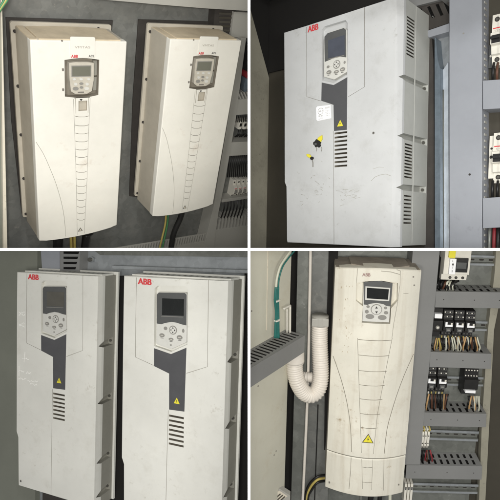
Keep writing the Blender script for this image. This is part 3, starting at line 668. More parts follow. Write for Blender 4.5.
for i in range(4): p = FB.at(327.6, 110.5+i*1.7); mb.text('-:=.-', p, .019, M['ink'], h=.0035, n=.0008)
so = mb.build('sticker', FB, cB)
# torn holes with yellow paint
mb = MB()
def blob(mb, fr, c, pts, n0, n1, m): mb.prism(px(fr, [(c[0]+x, c[1]+y) for x, y in pts]), n0, n1, m, .0005, 1)
blob(mb, FB, (317, 143), [(-3.6, -.8), (-2, -1.6), (-1, -3.6), (1.4, -4.2), (3.4, -3.2), (4.4, -.6), (3.6, 1), (4.2, 3), (2.2, 4.8), (.4, 3.6), (-1.6, 4.4), (-2.4, 2), (-3.8, 1.6)], -.004, .0016, M['black'])
blob(mb, FB, (320, 138.5), [(-2, -.4), (0, -2), (2.6, -3.4), (2.8, .8), (1.8, 1.8), (1.2, 3.8), (-.2, 2), (-2.2, 1.6)], 0, .0028, M['yellow'])
blob(mb, FB, (316.2, 144.2), [(-.9, -1.2), (.9, -1.3), (1.4, .6), (.2, 1.4), (-1.2, .7)], .001, .005, M['bezel'])
for x in (316.5, 321.6): mb.ribbon(px(FB, [(x, 147), (x+.3, 149), (x-.2, 151.5)]), .0028, M['btn'])
blob(mb, FB, (309.5, 156.2), [(-3.4, -1.4), (-1.6, -2.4), (1, -1.6), (2.2, .2), (.6, 1.8), (-1.6, 1)], 0, .0016, M['yellow'])
mb.ellipse(FB.at(312.2, 158.3), .0085, .0065, -.003, .003, M['black'], 10)
mb.ribbon(px(FB, [(312.4, 160), (313, 163), (313, 167)]), .005, M['btn'])
mb.build('torn_patch', FB, cB)
mb = MB(); random.seed(3)
for i in range(22):
    x, y = random.gauss(318, 11), random.gauss(186, 13)
    if x < 290: continue
    mb.ribbon(px(FB, [(x, y), (x+random.uniform(-2, 2), y+random.uniform(-1, 1.5)), (x+random.uniform(-3, 3), y+random.uniform(-1, 2))]), random.choice((.0008, .0015)), M['scuff'], h=.0004)
for i in range(18):
    x, y = random.gauss(344, 8), random.gauss(196, 6)
    if x < 336: x = 338+random.random()*8
    mb.ribbon(px(FB, [(x, y), (x+random.uniform(-1, 3), y+random.uniform(-1.5, 1)), (x+random.uniform(0, 6), y+random.uniform(-3, 1))]), random.choice((.0008, .0014)), M['scuff'], h=.0004)
mb.ribbon(px(FB, [(371, 181), (375, 177), (380, 175), (386, 174), (391, 176)]), .0016, M['scuff'], h=.0004)
mb.ribbon(px(FB, [(373, 169), (379, 167), (384, 167.5)]), .0010, M['scuff'], h=.0004)
merge_into(mb, cB)

NB = -DB-.02
mb = MB(); a = FB.at(240, -30, NB); b = FB.at(510, 290, NB); mb.box(a.x-.5, FB.at(432, 100, NB).x, b.y-.5, a.y+.9, NB-.02, NB, M['khakidark'])  # dark colour stands in for the shadow left of the drive
struct(mb.build('back_wall', FB), 'rear wall behind the tall pale grey drive, its shadow painted in as dark colour')
mb = MB(); mb.box(FB.at(432, 100, NB).x+.0005, b.x+.4, b.y-.5, a.y+.9, NB-.02, NB, M['galvlight'])
struct(mb.build('mounting_plate', FB), 'bright galvanised plate between the drive and the wide grey duct')
us = FB.at(268, 150, NB).x
mb = MB(); q = [(FB.on_u(268, 74, us).z, FB.on_u(268, 74, us).y), (FB.on_u(250, 8, us).z, FB.on_u(250, 8, us).y)]
zf = q[1][0]+.12; vlow = FB.at(268, 300, NB).y-.4
dv = (q[1][1]-q[0][1])/(q[1][0]-q[0][0]); 
mb.prism_u([(NB+.001, vlow), (zf, vlow), (zf, q[1][1]+dv*.12), (NB+.001, q[0][1]+dv*(NB+.001-q[0][0]))], us-.02, us, M['khaki'])
struct(mb.build('side_wall', FB), 'speckled khaki side wall at the left of the tall pale grey drive')
mb = MB(); mb.prism_u([(NB+.001, q[0][1]+dv*(NB+.001-q[0][0])+.001), (zf, q[1][1]+dv*.12+.001), (zf, q[1][1]+.9), (NB+.001, q[1][1]+.9)], us-.02, us-.001, M['void'])  # black in place of the shade on the upper side wall
struct(mb.build('upper_side_wall', FB), 'upper side wall over the khaki one, coloured black for shade')
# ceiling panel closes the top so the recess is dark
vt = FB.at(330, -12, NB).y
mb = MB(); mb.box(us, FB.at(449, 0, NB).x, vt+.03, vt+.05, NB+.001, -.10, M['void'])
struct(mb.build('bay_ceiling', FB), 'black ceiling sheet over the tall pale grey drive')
mb = MB(); mb.box(us+.001, FB.at(430, 0, NB+.02).x, FB.at(300, 66, NB).y, vt+.029, NB+.0015, NB+.012, M['void'])  # black sheet carries the shade at the top of the recess
struct(mb.build('upper_back_wall', FB), 'upper rear sheet above the tall pale grey drive, coloured black for shade')

NP = NB+.085                                        # front of the ducts on this plate
mb = MB(); P = px(FB, [(449.3, -20), (481.8, -20), (481.8, 275), (449.3, 275)], NP); mb.prism(P, NB, NP, M['ductblue'], .002)
mb.ribbon(px(FB, [(481.2, -10), (481.2, 260)]), .002, M['btn'], nf=lambda u, v: NP)
t = tag(mb.build('wide_duct', FB), 'wide blue-grey vertical duct between the galvanised plate and the breaker column', 'cable duct')
z = MB(); z.ellipse(FB.at(469.7, 174.5, NP), .004, .004, NP, NP+.001, M['hole'], 10); z.ellipse(FB.at(463.5, 33.4, NP), .0035, .003, NP, NP+.0006, M['btn'], 10); z.build('rivet', FB, t)
# overhead duct end beside the drive corner
hp = [(400, -22), (500, -26), (500, -6), (449, -5.5), (412.5, 7.2), (400, 8)]
mb = MB(); n1 = NP+.02; mb.prism(px(FB, [(398, -20), (449, -20), (449, -2.5), (412, 7), (404, 3)], NP-.03), NB, NP-.03, M['ductC'], .001)
tag(mb.build('ceiling_duct', FB), 'grey duct end at the very top beside the drive corner', 'cable duct')
mb = MB(); nn = NP-.045; k = MB()
mb.prism(px(FB, [(412, 7.5), (449, -2), (449, 23), (426.5, 30.5)], nn), NB, nn, M['ductdark'])
for x in (418.5, 427, 435.5, 443.5): k.prism(px(FB, [(x, 9.5-(x-418)*.28), (x+3, 8.5-(x-418)*.28), (x+8, 19.5-(x-418)*.26), (x+5, 20.5-(x-418)*.26)], nn), nn-.03, nn+.01, M['void'])
tag(mb.build('slotted_duct', FB, cut=k), 'dark brown slotted duct above the galvanised plate', 'cable duct')
mb = MB(); nn = NP-.04; mb.prism(px(FB, [(426.5, 31), (449, 23.3), (449, 31.5), (428.5, 37.5)], nn), NB, nn, M['ductblue'], .001)
tag(mb.build('duct_lip', FB), 'bluish steel lip under the dark brown slotted duct', 'rail')
mb = MB(); nn = NB+.03; mb.prism(px(FB, [(426, 30), (431.5, 36), (433.5, 60), (434.2, 150), (434, 275), (424, 275)], nn), NB, nn, M['ductdark'], .001)
tag(mb.build('dark_channel', FB), 'dark upright channel directly behind the right edge of the tall drive', 'channel')
mb = MB(); nn = NB+.05; mb.prism(px(FB, [(434.5, 37), (436, 38), (437.5, 60), (440, 68), (440.5, 275), (434.8, 275)], nn), NB, nn, M['copper'], .001)
tag(mb.build('steel_channel', FB), 'grimy steel upright channel left of the bright galvanised strip', 'channel')
mb = MB(); nn = NB+.02; mb.prism(px(FB, [(441.5, 72), (448.2, 62), (448.6, 275), (444, 275)], nn), NB, nn, M['edge'], .001)
mb.tube([FB.at(442.6, 90, nn), FB.at(442.6, 180, nn), FB.at(442.4, 275, nn)], .006, M['galv'], 8)
tag(mb.build('edge_strip', FB), 'bright folded steel strip along the left edge of the wide duct', 'strip')
vl = FB.at(465, -7, NP).y
mb = MB(); mb.box(FB.at(440, 0, NP).x, FB.at(449, 0, NP).x+.42, vl+.003, vl+.018, NB+.001, NP+.45, M['ductC'])  # lip added above the view to shade the duct top
tag(mb.build('shade_lip', FB), 'added unseen lip shading the wide duct and the breaker column', 'panel')
# comb behind the wide duct's right edge
mb = MB(); nn = NB+.06
y = -6
mb.prism(px(FB, [(482.3, -20), (484.5, -20), (484.5, 275), (482.3, 275)], nn-.02), NB, nn-.02, M['void'])
while y < 262:
    mb.prism(px(FB, [(482.3, y), (484.8, y+.8), (484.8, y+3), (482.3, y+2.2)], nn), nn-.02, nn, M['duct']); y += 6.3
tag(mb.build('duct_comb', FB), 'narrow comb of duct teeth along the right edge of the wide blue-grey duct', 'cable duct')
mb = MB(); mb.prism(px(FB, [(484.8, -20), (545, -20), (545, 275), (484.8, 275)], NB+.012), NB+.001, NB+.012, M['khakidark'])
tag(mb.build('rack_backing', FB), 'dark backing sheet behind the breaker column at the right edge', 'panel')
for y0, y1, lb in ((80.6, 109.3, 'upper grey duct cover at the right edge between the two groups of large breakers'), (198.2, 228.3, 'lower grey duct cover at the right edge under the second group of large breakers')):
    mb = MB(); nn = NP-.002; x0 = 482.6; mb.prism(px(FB, [(x0, y0), (540, y0-4), (540, y1-3), (x0+.2, y1)], nn), NB, nn, M['ductblue'], .0015)
    tag(mb.build('duct_cover', FB), lb, 'cable duct')
def big_breaker(xc, yc, hpx, wpx, label):
    p = FB.at(xc, yc, NB+.05); h = FB.at(xc, yc-hpx/2, NB+.05).y-FB.at(xc, yc+hpx/2, NB+.05).y; w = FB.at(xc+wpx/2, yc, NB+.05).x-FB.at(xc-wpx/2, yc, NB+.05).x
    t = thing('circuit_breaker', FB, (p.x, p.y-h/2, NB+.012), label, 'circuit breaker', 'large white breakers at the right edge')
    x0, x1, y = p.x-w/2, p.x+w/2, p.y; n0 = NB+.012; d = .062
    b = MB(); b.prism_u([(n0, y-h/2), (n0+d*.55, y-h/2), (n0+d*.55, y-h*.30), (n0+d*.75, y-h*.28), (n0+d*.75, y-h*.12), (n0+d, y-h*.10), (n0+d, y+h*.12), (n0+d*.75, y+h*.14), (n0+d*.75, y+h/2), (n0, y+h/2)], x0, x1, M['offwhite'], .0015)
    b.box(x0+.003, x1-.003, y+h*.22, y+h*.24, n0+d*.75, n0+d*.75+.0008, M['red'])
    b.text('C16', ((x0+x1)/2, y+h*.18), w*.5, M['ink'], h=h*.03, n=n0+d*.75)
    b.build('body', FB, t)
    l = MB(); l.box(x0+.004, x1-.004, y-h*.09, y+h*.07, n0+d-.004, n0+d+.001, M['black']); l.box(x0+.004, x1-.004, y-h*.02, y+h*.03, n0+d, n0+d+.014, M['black'], .001); l.build('lever', FB, t)
    for yy in (.40, -.38):
        s = MB(); nz = n0+d*(.75 if yy > 0 else .55); s.ellipse(((x0+x1)/2-.002, y+h*yy), .0085, .0085, nz, nz+.001, M['hole'], 14); s.ellipse(((x0+x1)/2-.002, y+h*yy), .005, .005, nz, nz+.0018, M['screw'], 12); s.build('terminal_screw', FB, t)
    return t
for i in range(2):
    o = ('left of the two', 'right of the two')[i]
    big_breaker(498+i*11, 40, 50, 11, o+' white breakers in the top right corner')
    big_breaker(499.2+i*11, 158, 50, 11, o+' white breakers just above the lower grey duct cover at the right')
mb = MB(); c = FB.at(490.8, 157, NB+.05)
mb.box(c.x-.008, c.x+.010, c.y-.075, c.y+.075, NB+.012, NB+.045, M['offwhite'], .001); mb.ellipse((c.x, c.y), .006, .006, NB+.045, NB+.046, M['hole'], 12); mb.ellipse((c.x, c.y+.03), .004, .004, NB+.045, NB+.046, M['hole'], 12)
tag(mb.build('auxiliary_contact', FB), 'slim cream contact block attached left of the lower large breakers', 'contact block')
mb = MB(); c = FB.at(489.2, 52, NB+.05); mb.box(c.x-.008, c.x+.008, c.y-.05, c.y+.03, NB+.012, NB+.03, M['bezel'], .001); mb.ellipse((c.x, c.y-.01), .004, .004, NB+.03, NB+.032, M['offwhite'], 10)
tag(mb.build('auxiliary_contact', FB), 'slim dark contact block left of the uppermost large breakers', 'contact block')
for i, (x, m, l) in enumerate(((494, 'wire_k', 'black wire under the upper pair of large breakers'), (498, 'wire_b', 'brown wire under the upper pair of large breakers'))):
    cable(FB, [FB.at(x, 63, NB+.05), FB.at(x-1, 72, NB+.07), FB.at(x-.5, 90, NB+.03)], .0045, m, l, 'wire', 'wire')
for i, (x, m, l) in enumerate(((493, 'wire_k', 'black wire under the lower pair of large breakers'), (498, 'wire_k', 'second black wire under the lower pair of large breakers, nearest the right edge'))):
    cable(FB, [FB.at(x, 181, NB+.05), FB.at(x-.5, 190, NB+.065), FB.at(x-.5, 206, NB+.03)], .0045, m, l, 'wire', 'wire')
for x, m, l in ((494.5, 'wire_r', 'red wire below the lower grey duct cover'), (498.5, 'wire_k', 'black wire below the lower grey duct cover'), (490, 'galv', 'grey wire below the lower grey duct cover')):
    cable(FB, [FB.at(x, 225, NB+.05), FB.at(x-.5, 240, NB+.07), FB.at(x-1, 268, NB+.05)], .006, m, l, 'wire', 'wire')

# ================================================================ BAY C (lower left)
DC = .128
spC = dict(front=[(16.9, 272), (98.2, 275.6), (94, 508.5), (18.4, 485.5)], cham=[(103.2, 276), (98.5, 509)],
    left=[(16.9, 272), (16.6, 300), (16.3, 380), (16.2, 431), (17.9, 437), (18.2, 480), (18.4, 485.5)],
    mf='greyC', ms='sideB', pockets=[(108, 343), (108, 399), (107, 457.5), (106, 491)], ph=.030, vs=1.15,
    recess=[(41.2, 283), (43.5, 280.6), (64.5, 280.8), (67, 283.5), (67, 331.5), (54.5, 338), (41, 333)],
    vents=[393.4, 397.5, 401.6, 405.6, 409.6, 413.7, 417.7], vx=(53.2, 64.8), flange=.008, ftop=.012,
    seams=[[(26.9, 273.5), (26.6, 310), (26.6, 343), (40.8, 350)], [(82.9, 275.2), (82.9, 310), (82.7, 350.5), (66.5, 356.5)], [(52.6, 389), (52, 420), (51, 494.5)]],
    strip=[(41.2, 335), (54.5, 340), (66.4, 334.2), (65.2, 389.8), (53.3, 388.2), (53.2, 356.8), (41.3, 350.6)],
    tri=(59.3, 380.6), ts=.027, logo=((28, 276.8), (39, 277.2)), logoh=.025,
    pad=[(43.2, 288), (44.5, 286.2), (65.3, 286.4), (66.6, 288), (66.4, 329.5), (54.6, 335.6), (43, 331.2)],
    bezel=[(43.3, 288.2), (44.8, 286.5), (65, 286.7), (66.4, 288.2), (66.3, 314.8), (62.8, 313.9), (59, 312.3), (55, 311.6), (50, 312.6), (47, 314), (43.3, 313.4)],
    lcd=[(47, 291.5), (64, 292), (63.9, 306.6), (47, 306)], lm='lcdh',
    btns=[(50.2, 317.5, .008, .007, 'btn'), (64, 319.5, .005, .008, 'btn'), (47.5, 323.6, .012, .008, 'btn'), (61.2, 325.3, .013, .009, 'btn'), (54.6, 327, .011, .006, 'btn'), (54.5, 332, .004, .003, 'btn')],
    dpad=(56, 319), dr=.018, up=(54.8, 315.4), screws=[(20.8, 481)])
tC, cC = drive_b(FC, DC, spC, 'left-hand grey drive of the lower left bay, with white chalk scribbles down its left edge', 'grey drives side by side in the lower left bay', (56, 490))
# right-hand copy
tC2 = dup(tC, FC, (-.2955+.9572, -.6418+.6678, .0575))
tC2['label'] = 'right-hand grey drive of the lower left bay, with a plain front without chalk'
def walk(o):
    yield o
    for c in o.children: yield from walk(c)
for o in walk(tC2):
    if o.name.split('.')[0] == 'screen':
        me = o.data.copy(); me.name = 'screen'; me.materials[0] = M['lcd']; o.data = me; o['label'] = 'dark clean screen'
# chalk on the left one only
mb = MB(); random.seed(11)
def scrib(x0, y0, x1, amp, k):
    P = []
    for i in range(k): P.append((x0+(x1-x0)*i/(k-1), y0+.08*(i)+random.uniform(-amp, amp)))
    mb.ribbon(px(FC, P), .0022, M['chalk'], h=.0006)
for y in (312, 314.5): scrib(18.5, y, 25, 1.4, 8)
for y in (323.5, 326): scrib(19, y, 24.5, 1.2, 7)
for x0, x1, y in ((22, 29, 358), (18.5, 24, 371), (26, 31, 372.5), (18, 26, 378.5), (27, 38, 381), (30, 37, 384)): scrib(x0, y, x1, 1.0, 9)
mb.ribbon(px(FC, [(19, 366), (19, 376)]), .0018, M['chalk']); mb.ribbon(px(FC, [(25, 352), (24, 362)]), .0014, M['chalk'])
merge_into(mb, cC)
NCc = -DC-.05
mb = MB(); a = FC.at(-30, 235, NCc); b = FC.at(262, 530, NCc); mb.box(FC.at(42, 260, NCc).x, b.x+.4, b.y-.6, a.y+.4, NCc-.02, NCc, M['galvlight'])
struct(mb.build('mounting_plate', FC), 'galvanised plate behind the two grey drives')
uw = FC.at(42, 260, NCc).x-.001
mb = MB(); mb.box(uw-.9, uw, b.y-.6, a.y+.4, NCc-.02, NCc+.03, M['wallgrey'])
struct(mb.build('side_wall', FC), 'plain grey-green wall at the left of the grey drives')
# top strip details
mb = MB(); nn = NCc+.06; k = MB(); mb.prism(px(FC, [(60, 240), (80, 240), (79, 272), (60, 272)], nn), NCc, nn, M['ductC'], .001)
for y in (246, 251.6, 256.6, 261.8, 267): k.prism(px(FC, [(63.5, y), (80.5-(y-246)*.2, y), (79.5-(y-246)*.2, y+2.4), (63.5, y+2.2)], nn), nn-.04, nn+.01, M['void'])
tag(mb.build('slotted_duct', FC, cut=k), 'small grey duct with black horizontal slots above the left-hand grey drive', 'cable duct')
mb = MB(); nn = NCc+.05; mb.prism(px(FC, [(40, 240), (59.5, 240), (59.5, 269), (42, 268.5)], nn), NCc, nn, M['ductblue'], .001)
tag(mb.build('duct_cover', FC), 'bluish grey duct cover above the top left corner of the left-hand grey drive', 'cable duct')
mb = MB(); p = FC.at(92.5, 259.5, NCc); mb.ellipse(p, .019, .014, NCc, NCc+.012, M['galvlight'], 6, .3); mb.ellipse(p, .010, .010, NCc+.012, NCc+.024, M['screw'], 12)
tag(mb.build('plate_bolt', FC), 'steel bolt on the galvanised plate above the left-hand grey drive', 'bolt')
mb = MB(); mb.prism(px(FC, [(80, 240), (262, 240), (262, 257.5), (100, 255)], NCc+.03), NCc, NCc+.03, M['galv'], .001)
mb.prism(px(FC, [(112, 265.5), (262, 270.5), (262, 274), (112, 269)], NCc+.03), NCc, NCc+.03, M['galvlight'], .001)
tag(mb.build('steel_rail', FC), 'pair of horizontal galvanised rails across the top of the two grey drives', 'rail')
mb = MB(); mb.prism(px(FC, [(244.5, 272), (262, 272), (262, 530), (237, 530), (238.5, 480)], NCc+.02), NCc+.001, NCc+.02, M['void'])  # black sheet painting the shade behind the right flange
tag(mb.build('gap_shade', FC), 'black strip painted as shade at the right edge behind the right-hand grey drive', 'channel')
mb = MB(); mb.prism(px(FC, [(112, 276), (124, 276), (124, 530), (108, 530)], NCc+.02), NCc+.001, NCc+.02, M['void'])  # black sheet painting the shade between the drives
tag(mb.build('gap_shade', FC), 'black strip painted as shade in the gap between the two grey drives', 'channel')
mb = MB(); mb.prism(px(FC, [(42.5, 488), (112, 500), (112, 540), (42.5, 540)], NCc+.03), NCc+.001, NCc+.03, M['ductdark'])
tag(mb.build('floor_duct', FC), 'dark duct below the bottom edge of the left-hand grey drive', 'cable duct')
for x, l in ((70, 'black cable under the middle of the left-hand grey drive'), (106, 'black cable under the right corner of the left-hand grey drive')):
    cable(FC, [FC.at(x, 490, -.155), FC.at(x+1, 503, -.15), FC.at(x+2, 530, -.15)], .016, 'wire_k', l)

# ================================================================ BAY D (lower right)
DD = .1603; cx, cy, Wd, Hd = .49, -.5527, .32, .9774
BUL = .042
def drive_c():
    TL, TR, BL, BR = FD.at(335.4, 266.5), FD.at(421, 274.5), FD.at(325.3, 487), FD.at(402.7, 489.5)
    bulge = lambda u, v: BUL*(1-((u-(lerpx(v, 0)+lerpx(v, 1))/2)/((lerpx(v, 1)-lerpx(v, 0))/2))**2)
    def lerpx(v, s):
        t = (v-BL.y)/(TL.y-BL.y); return (BL.x+(TL.x-BL.x)*t) if s == 0 else (BR.x+(TR.x-BR.x)*t)
    t = thing('inverter_drive', FD, ((BL.x+BR.x)/2, BL.y, -DD), 'tall ivory drive with curved front and dirty top, left of the contactor rack', 'power inverter')
    N = 24
    def shell(va, vb, na, m, arct=0, arcb=0, name='front_cover', cut=None, dd=.03):
        rings = []
        for i in range(N+1):
            f = i/N; ua0, ub0 = lerpx(va, 0), lerpx(va, 1); v1 = va+arct*math.sin(math.pi*f); u1 = ua0+(ub0-ua0)*f
            u0 = lerpx(vb, 0)+(lerpx(vb, 1)-lerpx(vb, 0))*f; v0 = vb+arcb*math.sin(math.pi*f)
            nz = BUL*(1-(2*f-1)**2)
            rings.append([(u0, v0, na), (u0, v0, nz-.003), (u0, v0+.003, nz), (u1, v1-.004, nz), (u1, v1, nz-.004), (u1, v1, na)])
        b = MB(); fs = b.rings(rings, m)
        o = b.build(name, FD, t, cut=cut); return o
    vm = FD.at(327, 450).y; vt_ = TL.y-.004
    k = MB(); rec = px(FD, [(356.3, 283), (364, 281), (381.5, 280), (398, 283), (397.6, 301), (391, 308), (390, 323.6), (361.6, 322.2), (362.8, 306), (356.2, 301)], BUL*.8)
    k.prism(rec, BUL*.25, .1, M['creamC'])
    co = shell(vt_, vm+.0016, -.03, M['creamC'], arct=.014, arcb=0, cut=k)
    lo = shell(vm-.0016, BL.y, -.03, M['creamC'], name='lower_cover')
    b = MB(); b.rings([[(TL.x+.003, vt_-.003, n), (BL.x+.003, BL.y+.004, n), (BR.x-.003, BL.y+.004, n), (TR.x-.003, vt_-.003, n)] for n in (-DD, -.03)], M['creamShade']); b.build('housing', FD, t)
    # grimy top
    g = MB(); P = [(TL.x+.004, -DD+.004)] + [(TL.x+.004+(TR.x-TL.x-.008)*j/14, -.002+(BUL-.006)*(1-(2*j/14-1)**2)) for j in range(15)] + [(TR.x-.004, -DD+.004)]
    g.prism_v(P, vt_-.003, vt_+.0022, M['topC'], .0008)
    P = [(TL.x+.06+(TR.x-TL.x-.1)*j/14, -.02+(BUL-.004)*(1-(2*j/14-1)**2)) for j in range(15)]; P = [(TL.x+.06, -DD+.03)]+P+[(TR.x-.04, -DD+.03)]
    g.prism_v(P, vt_, vt_+.012, M['topC'], .002); g.build('top_lid', FD, t)
    nf = lambda u, v: bulge(u, v)
    pn = lambda pts: px(FD, pts, BUL*.8)
    pe = lambda pts: [tuple(FD.at(x, y, BUL*(1-min(1, abs((x-373+ (y-380)*.06)/44))**2))[:2]) for x, y in pts]
    def dens(P, k=5):
        Q = []
        for a, b in zip(P[:-1], P[1:]):
            for i in range(k): Q.append((a[0]+(b[0]-a[0])*i/k, a[1]+(b[1]-a[1])*i/k))
        return Q+[P[-1]]
    s = MB(); w = .0017
    s.ribbon(dens(pe([(357.5, 338), (359.5, 400), (361.5, 453)])), w*.8, M['seam'], nf, .01)
    s.ribbon(dens(pe([(392.3, 338), (387.5, 362), (382, 390), (377.5, 414), (373.3, 454)])), w*.8, M['seam'], nf, .01)
    for i, y in enumerate((340, 355.5, 371, 385.3, 399.3, 414, 427.8)):
        f = (y-340)/110; x0 = 358+3.2*f; x1 = 391.8-17.5*f
        s.ribbon(dens(pe([(x0, y-.6), (x0+(x1-x0)*.35, y+.5), (x0+(x1-x0)*.7, y+.8), (x1, y+.2)])), w*1.2, M['seam'], nf, .01)
    for P in ([(333, 356), (338, 370), (343, 386), (347, 403), (349.7, 420), (351, 435), (351.4, 452)], [(413.8, 355), (406, 372), (398.5, 391), (392, 411), (387, 430), (384.3, 454)]):
        s.ribbon(dens(pe(smooth(P, 3)), 2), w*1.3, M['seam'], nf, .01)
    s.ribbon(dens(pe([(400.6, 271), (400, 285), (397.6, 303), (393.5, 325), (392, 338)])), w*.7, M['seam'], nf, .01)
    s.ribbon(dens(pe([(357.7, 268.4), (368, 266.6), (380, 266.3), (391, 267.8), (400.6, 271)])), w*.9, M['seam'], nf, .01)
    s.ribbon(dens(pe([(381, 271), (391, 272), (400, 274.5)])), w, M['seam'], nf, .01)
    s.ribbon(dens(pe([(357.7, 268.4), (356.3, 283)])), w*.7, M['seam'], nf, .01)
    s.ribbon(dens(pe([(403.5, 293.5), (408.5, 293.8)])), w*.7, M['seam'], nf, .01)
    carve(s, co)
    s = MB(); s.ribbon(dens(pe([(361.6, 455.5), (362.6, 489)])), w*.7, M['seam'], nf, .01); s.ribbon(dens(pe([(373, 455), (371.5, 490)])), w*.7, M['seam'], nf, .01)
    s.ribbon(dens(pe([(351.4, 452), (350.6, 470), (349, 489)])), w, M['seam'], nf, .01); s.ribbon(dens(pe([(384.2, 454), (383.5, 491)])), w*.8, M['seam'], nf, .01)
    for y in (467.5, 482.5): s.ribbon(dens(pe([(362.2, y-.5), (367, y+.3), (372.2, y)])), w, M['seam'], nf, .01)
    carve(s, lo)
    # gap between the covers
    g = MB(); g.rings([[(lerpx(vm, 0)+.001+(lerpx(vm, 1)-lerpx(vm, 0)-.002)*i/N, vm+dv_, -.03+(BUL*(1-(2*i/N-1)**2)+.026)*s_) for dv_, s_ in ((-.0016, 0), (-.0016, 1), (.0016, 1), (.0016, 0))] for i in range(N+1)], M['seamd']); g.build('cover_gap', FD, t)
    # keypad
    A = lambda x, y: FD.at(x, y, BUL*.9)
    n0, n1 = BUL*.25, BUL*.92
    z = MB(); z.prism(px(FD, [(357, 284), (364, 282), (381.5, 281), (397.4, 284), (397, 300.5), (390.5, 307.5), (389.5, 323), (362.3, 321.8), (363.4, 305.5), (356.8, 300.5)], n0), n0-.004, n0+.002, M['creamC']); z.build('keypad_pocket', FD, t)
    z = MB(); z.prism(px(FD, [(363.8, 284), (392, 285), (389.2, 322.6), (362.3, 321.4)], n1), n0, n1, M['pad'], .002); ko = z.build('keypad', FD, t)
    z = MB(); z.prism(px(FD, [(364, 282.6), (372, 281.4), (381.5, 281.2), (392.6, 283.4), (390.8, 306.6), (386, 305.9), (383.4, 303.9), (376.5, 302.6), (370, 303.6), (367.5, 305), (363.8, 304.6)], n1+.002), n1-.004, n1+.002, M['bezel'], .001); bz = z.build('bezel', FD, ko)
    z = MB(); z.prism(px(FD, [(365.5, 286.3), (390.3, 288), (389.2, 301.2), (365.2, 299.8)], n1+.0035), n1, n1+.0035, M['pad']); z.prism(px(FD, [(366.9, 287.7), (388.9, 289.3), (388, 299.8), (366.7, 298.4)], n1+.0045), n1, n1+.0045, M['lcd']); z.build('screen', FD, bz)
    def el(x, y, ru, rv, m, h=.003, nm='button', kk=20):
        z = MB(); z.ellipse(FD.at(x, y, n1), ru, rv, n1-.002, n1+h, M[m], kk); return z.build(nm, FD, ko)
    z = MB(); c = FD.at(376.4, 309.4, n1); z.ellipse(c, .021, .021, n1-.002, n1+.002, M['btn'], 24); z.ellipse(c, .0185, .0185, n1-.002, n1+.003, M['pad'], 24); z.build('direction_pad', FD, ko)
    for y, sg in ((307.2, 1), (312, -1)):
        z = MB(); c = FD.at(376.4, y, n1); z.prism([(c.x-.005, c.y-.004*sg), (c.x+.005, c.y-.004*sg), (c.x, c.y+.005*sg)], n1, n1+.004, M['inkd']); z.build('arrow_key', FD, ko)
    el(369.8, 316.4, .016, .0095, 'btn'); el(382.2, 317.4, .016, .0095, 'btn'); el(366.8, 311.5, .007, .007, 'btn'); el(386, 312.6, .008, .006, 'btn'); el(368, 306.5, .006, .005, 'btn'); el(385.5, 307.8, .006, .005, 'btn')
    z = MB(); z.text('ABB', FD.at(366.3, 274.6, BUL*.92), .030, M['reddark'], h=.013, n=BUL*.97, bold=.02); z.build('logo', FD, t)
    z = MB(); c = FD.at(368, 438.8, BUL*.99); s_ = .041; tri_edge(z, (c.x, c.y), s_*1.12, BUL*.99+.0006, M['inkd']); tri_sign(z, (c.x, c.y), s_*.9, BUL*.99+.0018); z.build('warning_mark', FD, t)
    for x, y in ((329.3, 482), (398.5, 484)):
        z = MB(); p = FD.at(x, y, .008); z.ellipse(p, .003, .003, .003, .014, M['ink'], 10); z.build('cover_screw', FD, lo)
    for x, y in ((413, 276.5), (414, 285)):
        z = MB(); p = FD.at(x, y, .01); z.ellipse(p, .0035, .003, .003, nf(p.x, p.y)+.0012, M['ink'], 10); z.build('cover_mark', FD, co)
    # grime specks down the left flank
    z = MB(); random.seed(5)
    for i in range(24):
        y = random.uniform(285, 352); x = 347+random.gauss(0, 3)-(y-300)*.03; p = FD.at(x, y, .02)
        z.ribbon([(p.x, p.y), (p.x+random.uniform(-.003, .003), p.y-random.uniform(.002, .009))], random.uniform(.0008, .0018), M['grime'], nf, .0005)
    merge_into(z, co)
    return t
drive_c()
ND = -DD-.03
mb = MB(); a = FD.at(300, 235, ND); b = FD.at(497, 530, ND); mb.box(FD.at(302, 400, ND).x, FD.at(484, 380, ND).x, b.y-.6, a.y+.4, ND-.02, ND, M['galv'])
struct(mb.build('mounting_plate', FD), 'galvanised plate behind the ivory drive and the contactor rack')
# khaki right wall, set back
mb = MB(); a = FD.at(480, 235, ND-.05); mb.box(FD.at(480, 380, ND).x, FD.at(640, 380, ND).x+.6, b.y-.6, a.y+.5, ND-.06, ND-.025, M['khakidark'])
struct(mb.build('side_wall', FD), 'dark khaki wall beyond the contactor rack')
mb = MB(); nn = ND+.035; mb.prism(px(FD, [(497, 236), (505, 236), (500, 300), (494, 330), (489.5, 420), (484, 530), (478, 530), (482, 420), (488, 330), (495, 270)], nn), ND, nn, M['khaki'], .002)
tag(mb.build('steel_upright', FD), 'olive grey folded upright at the right end of the contactor rack', 'post')
NV = ND+.10
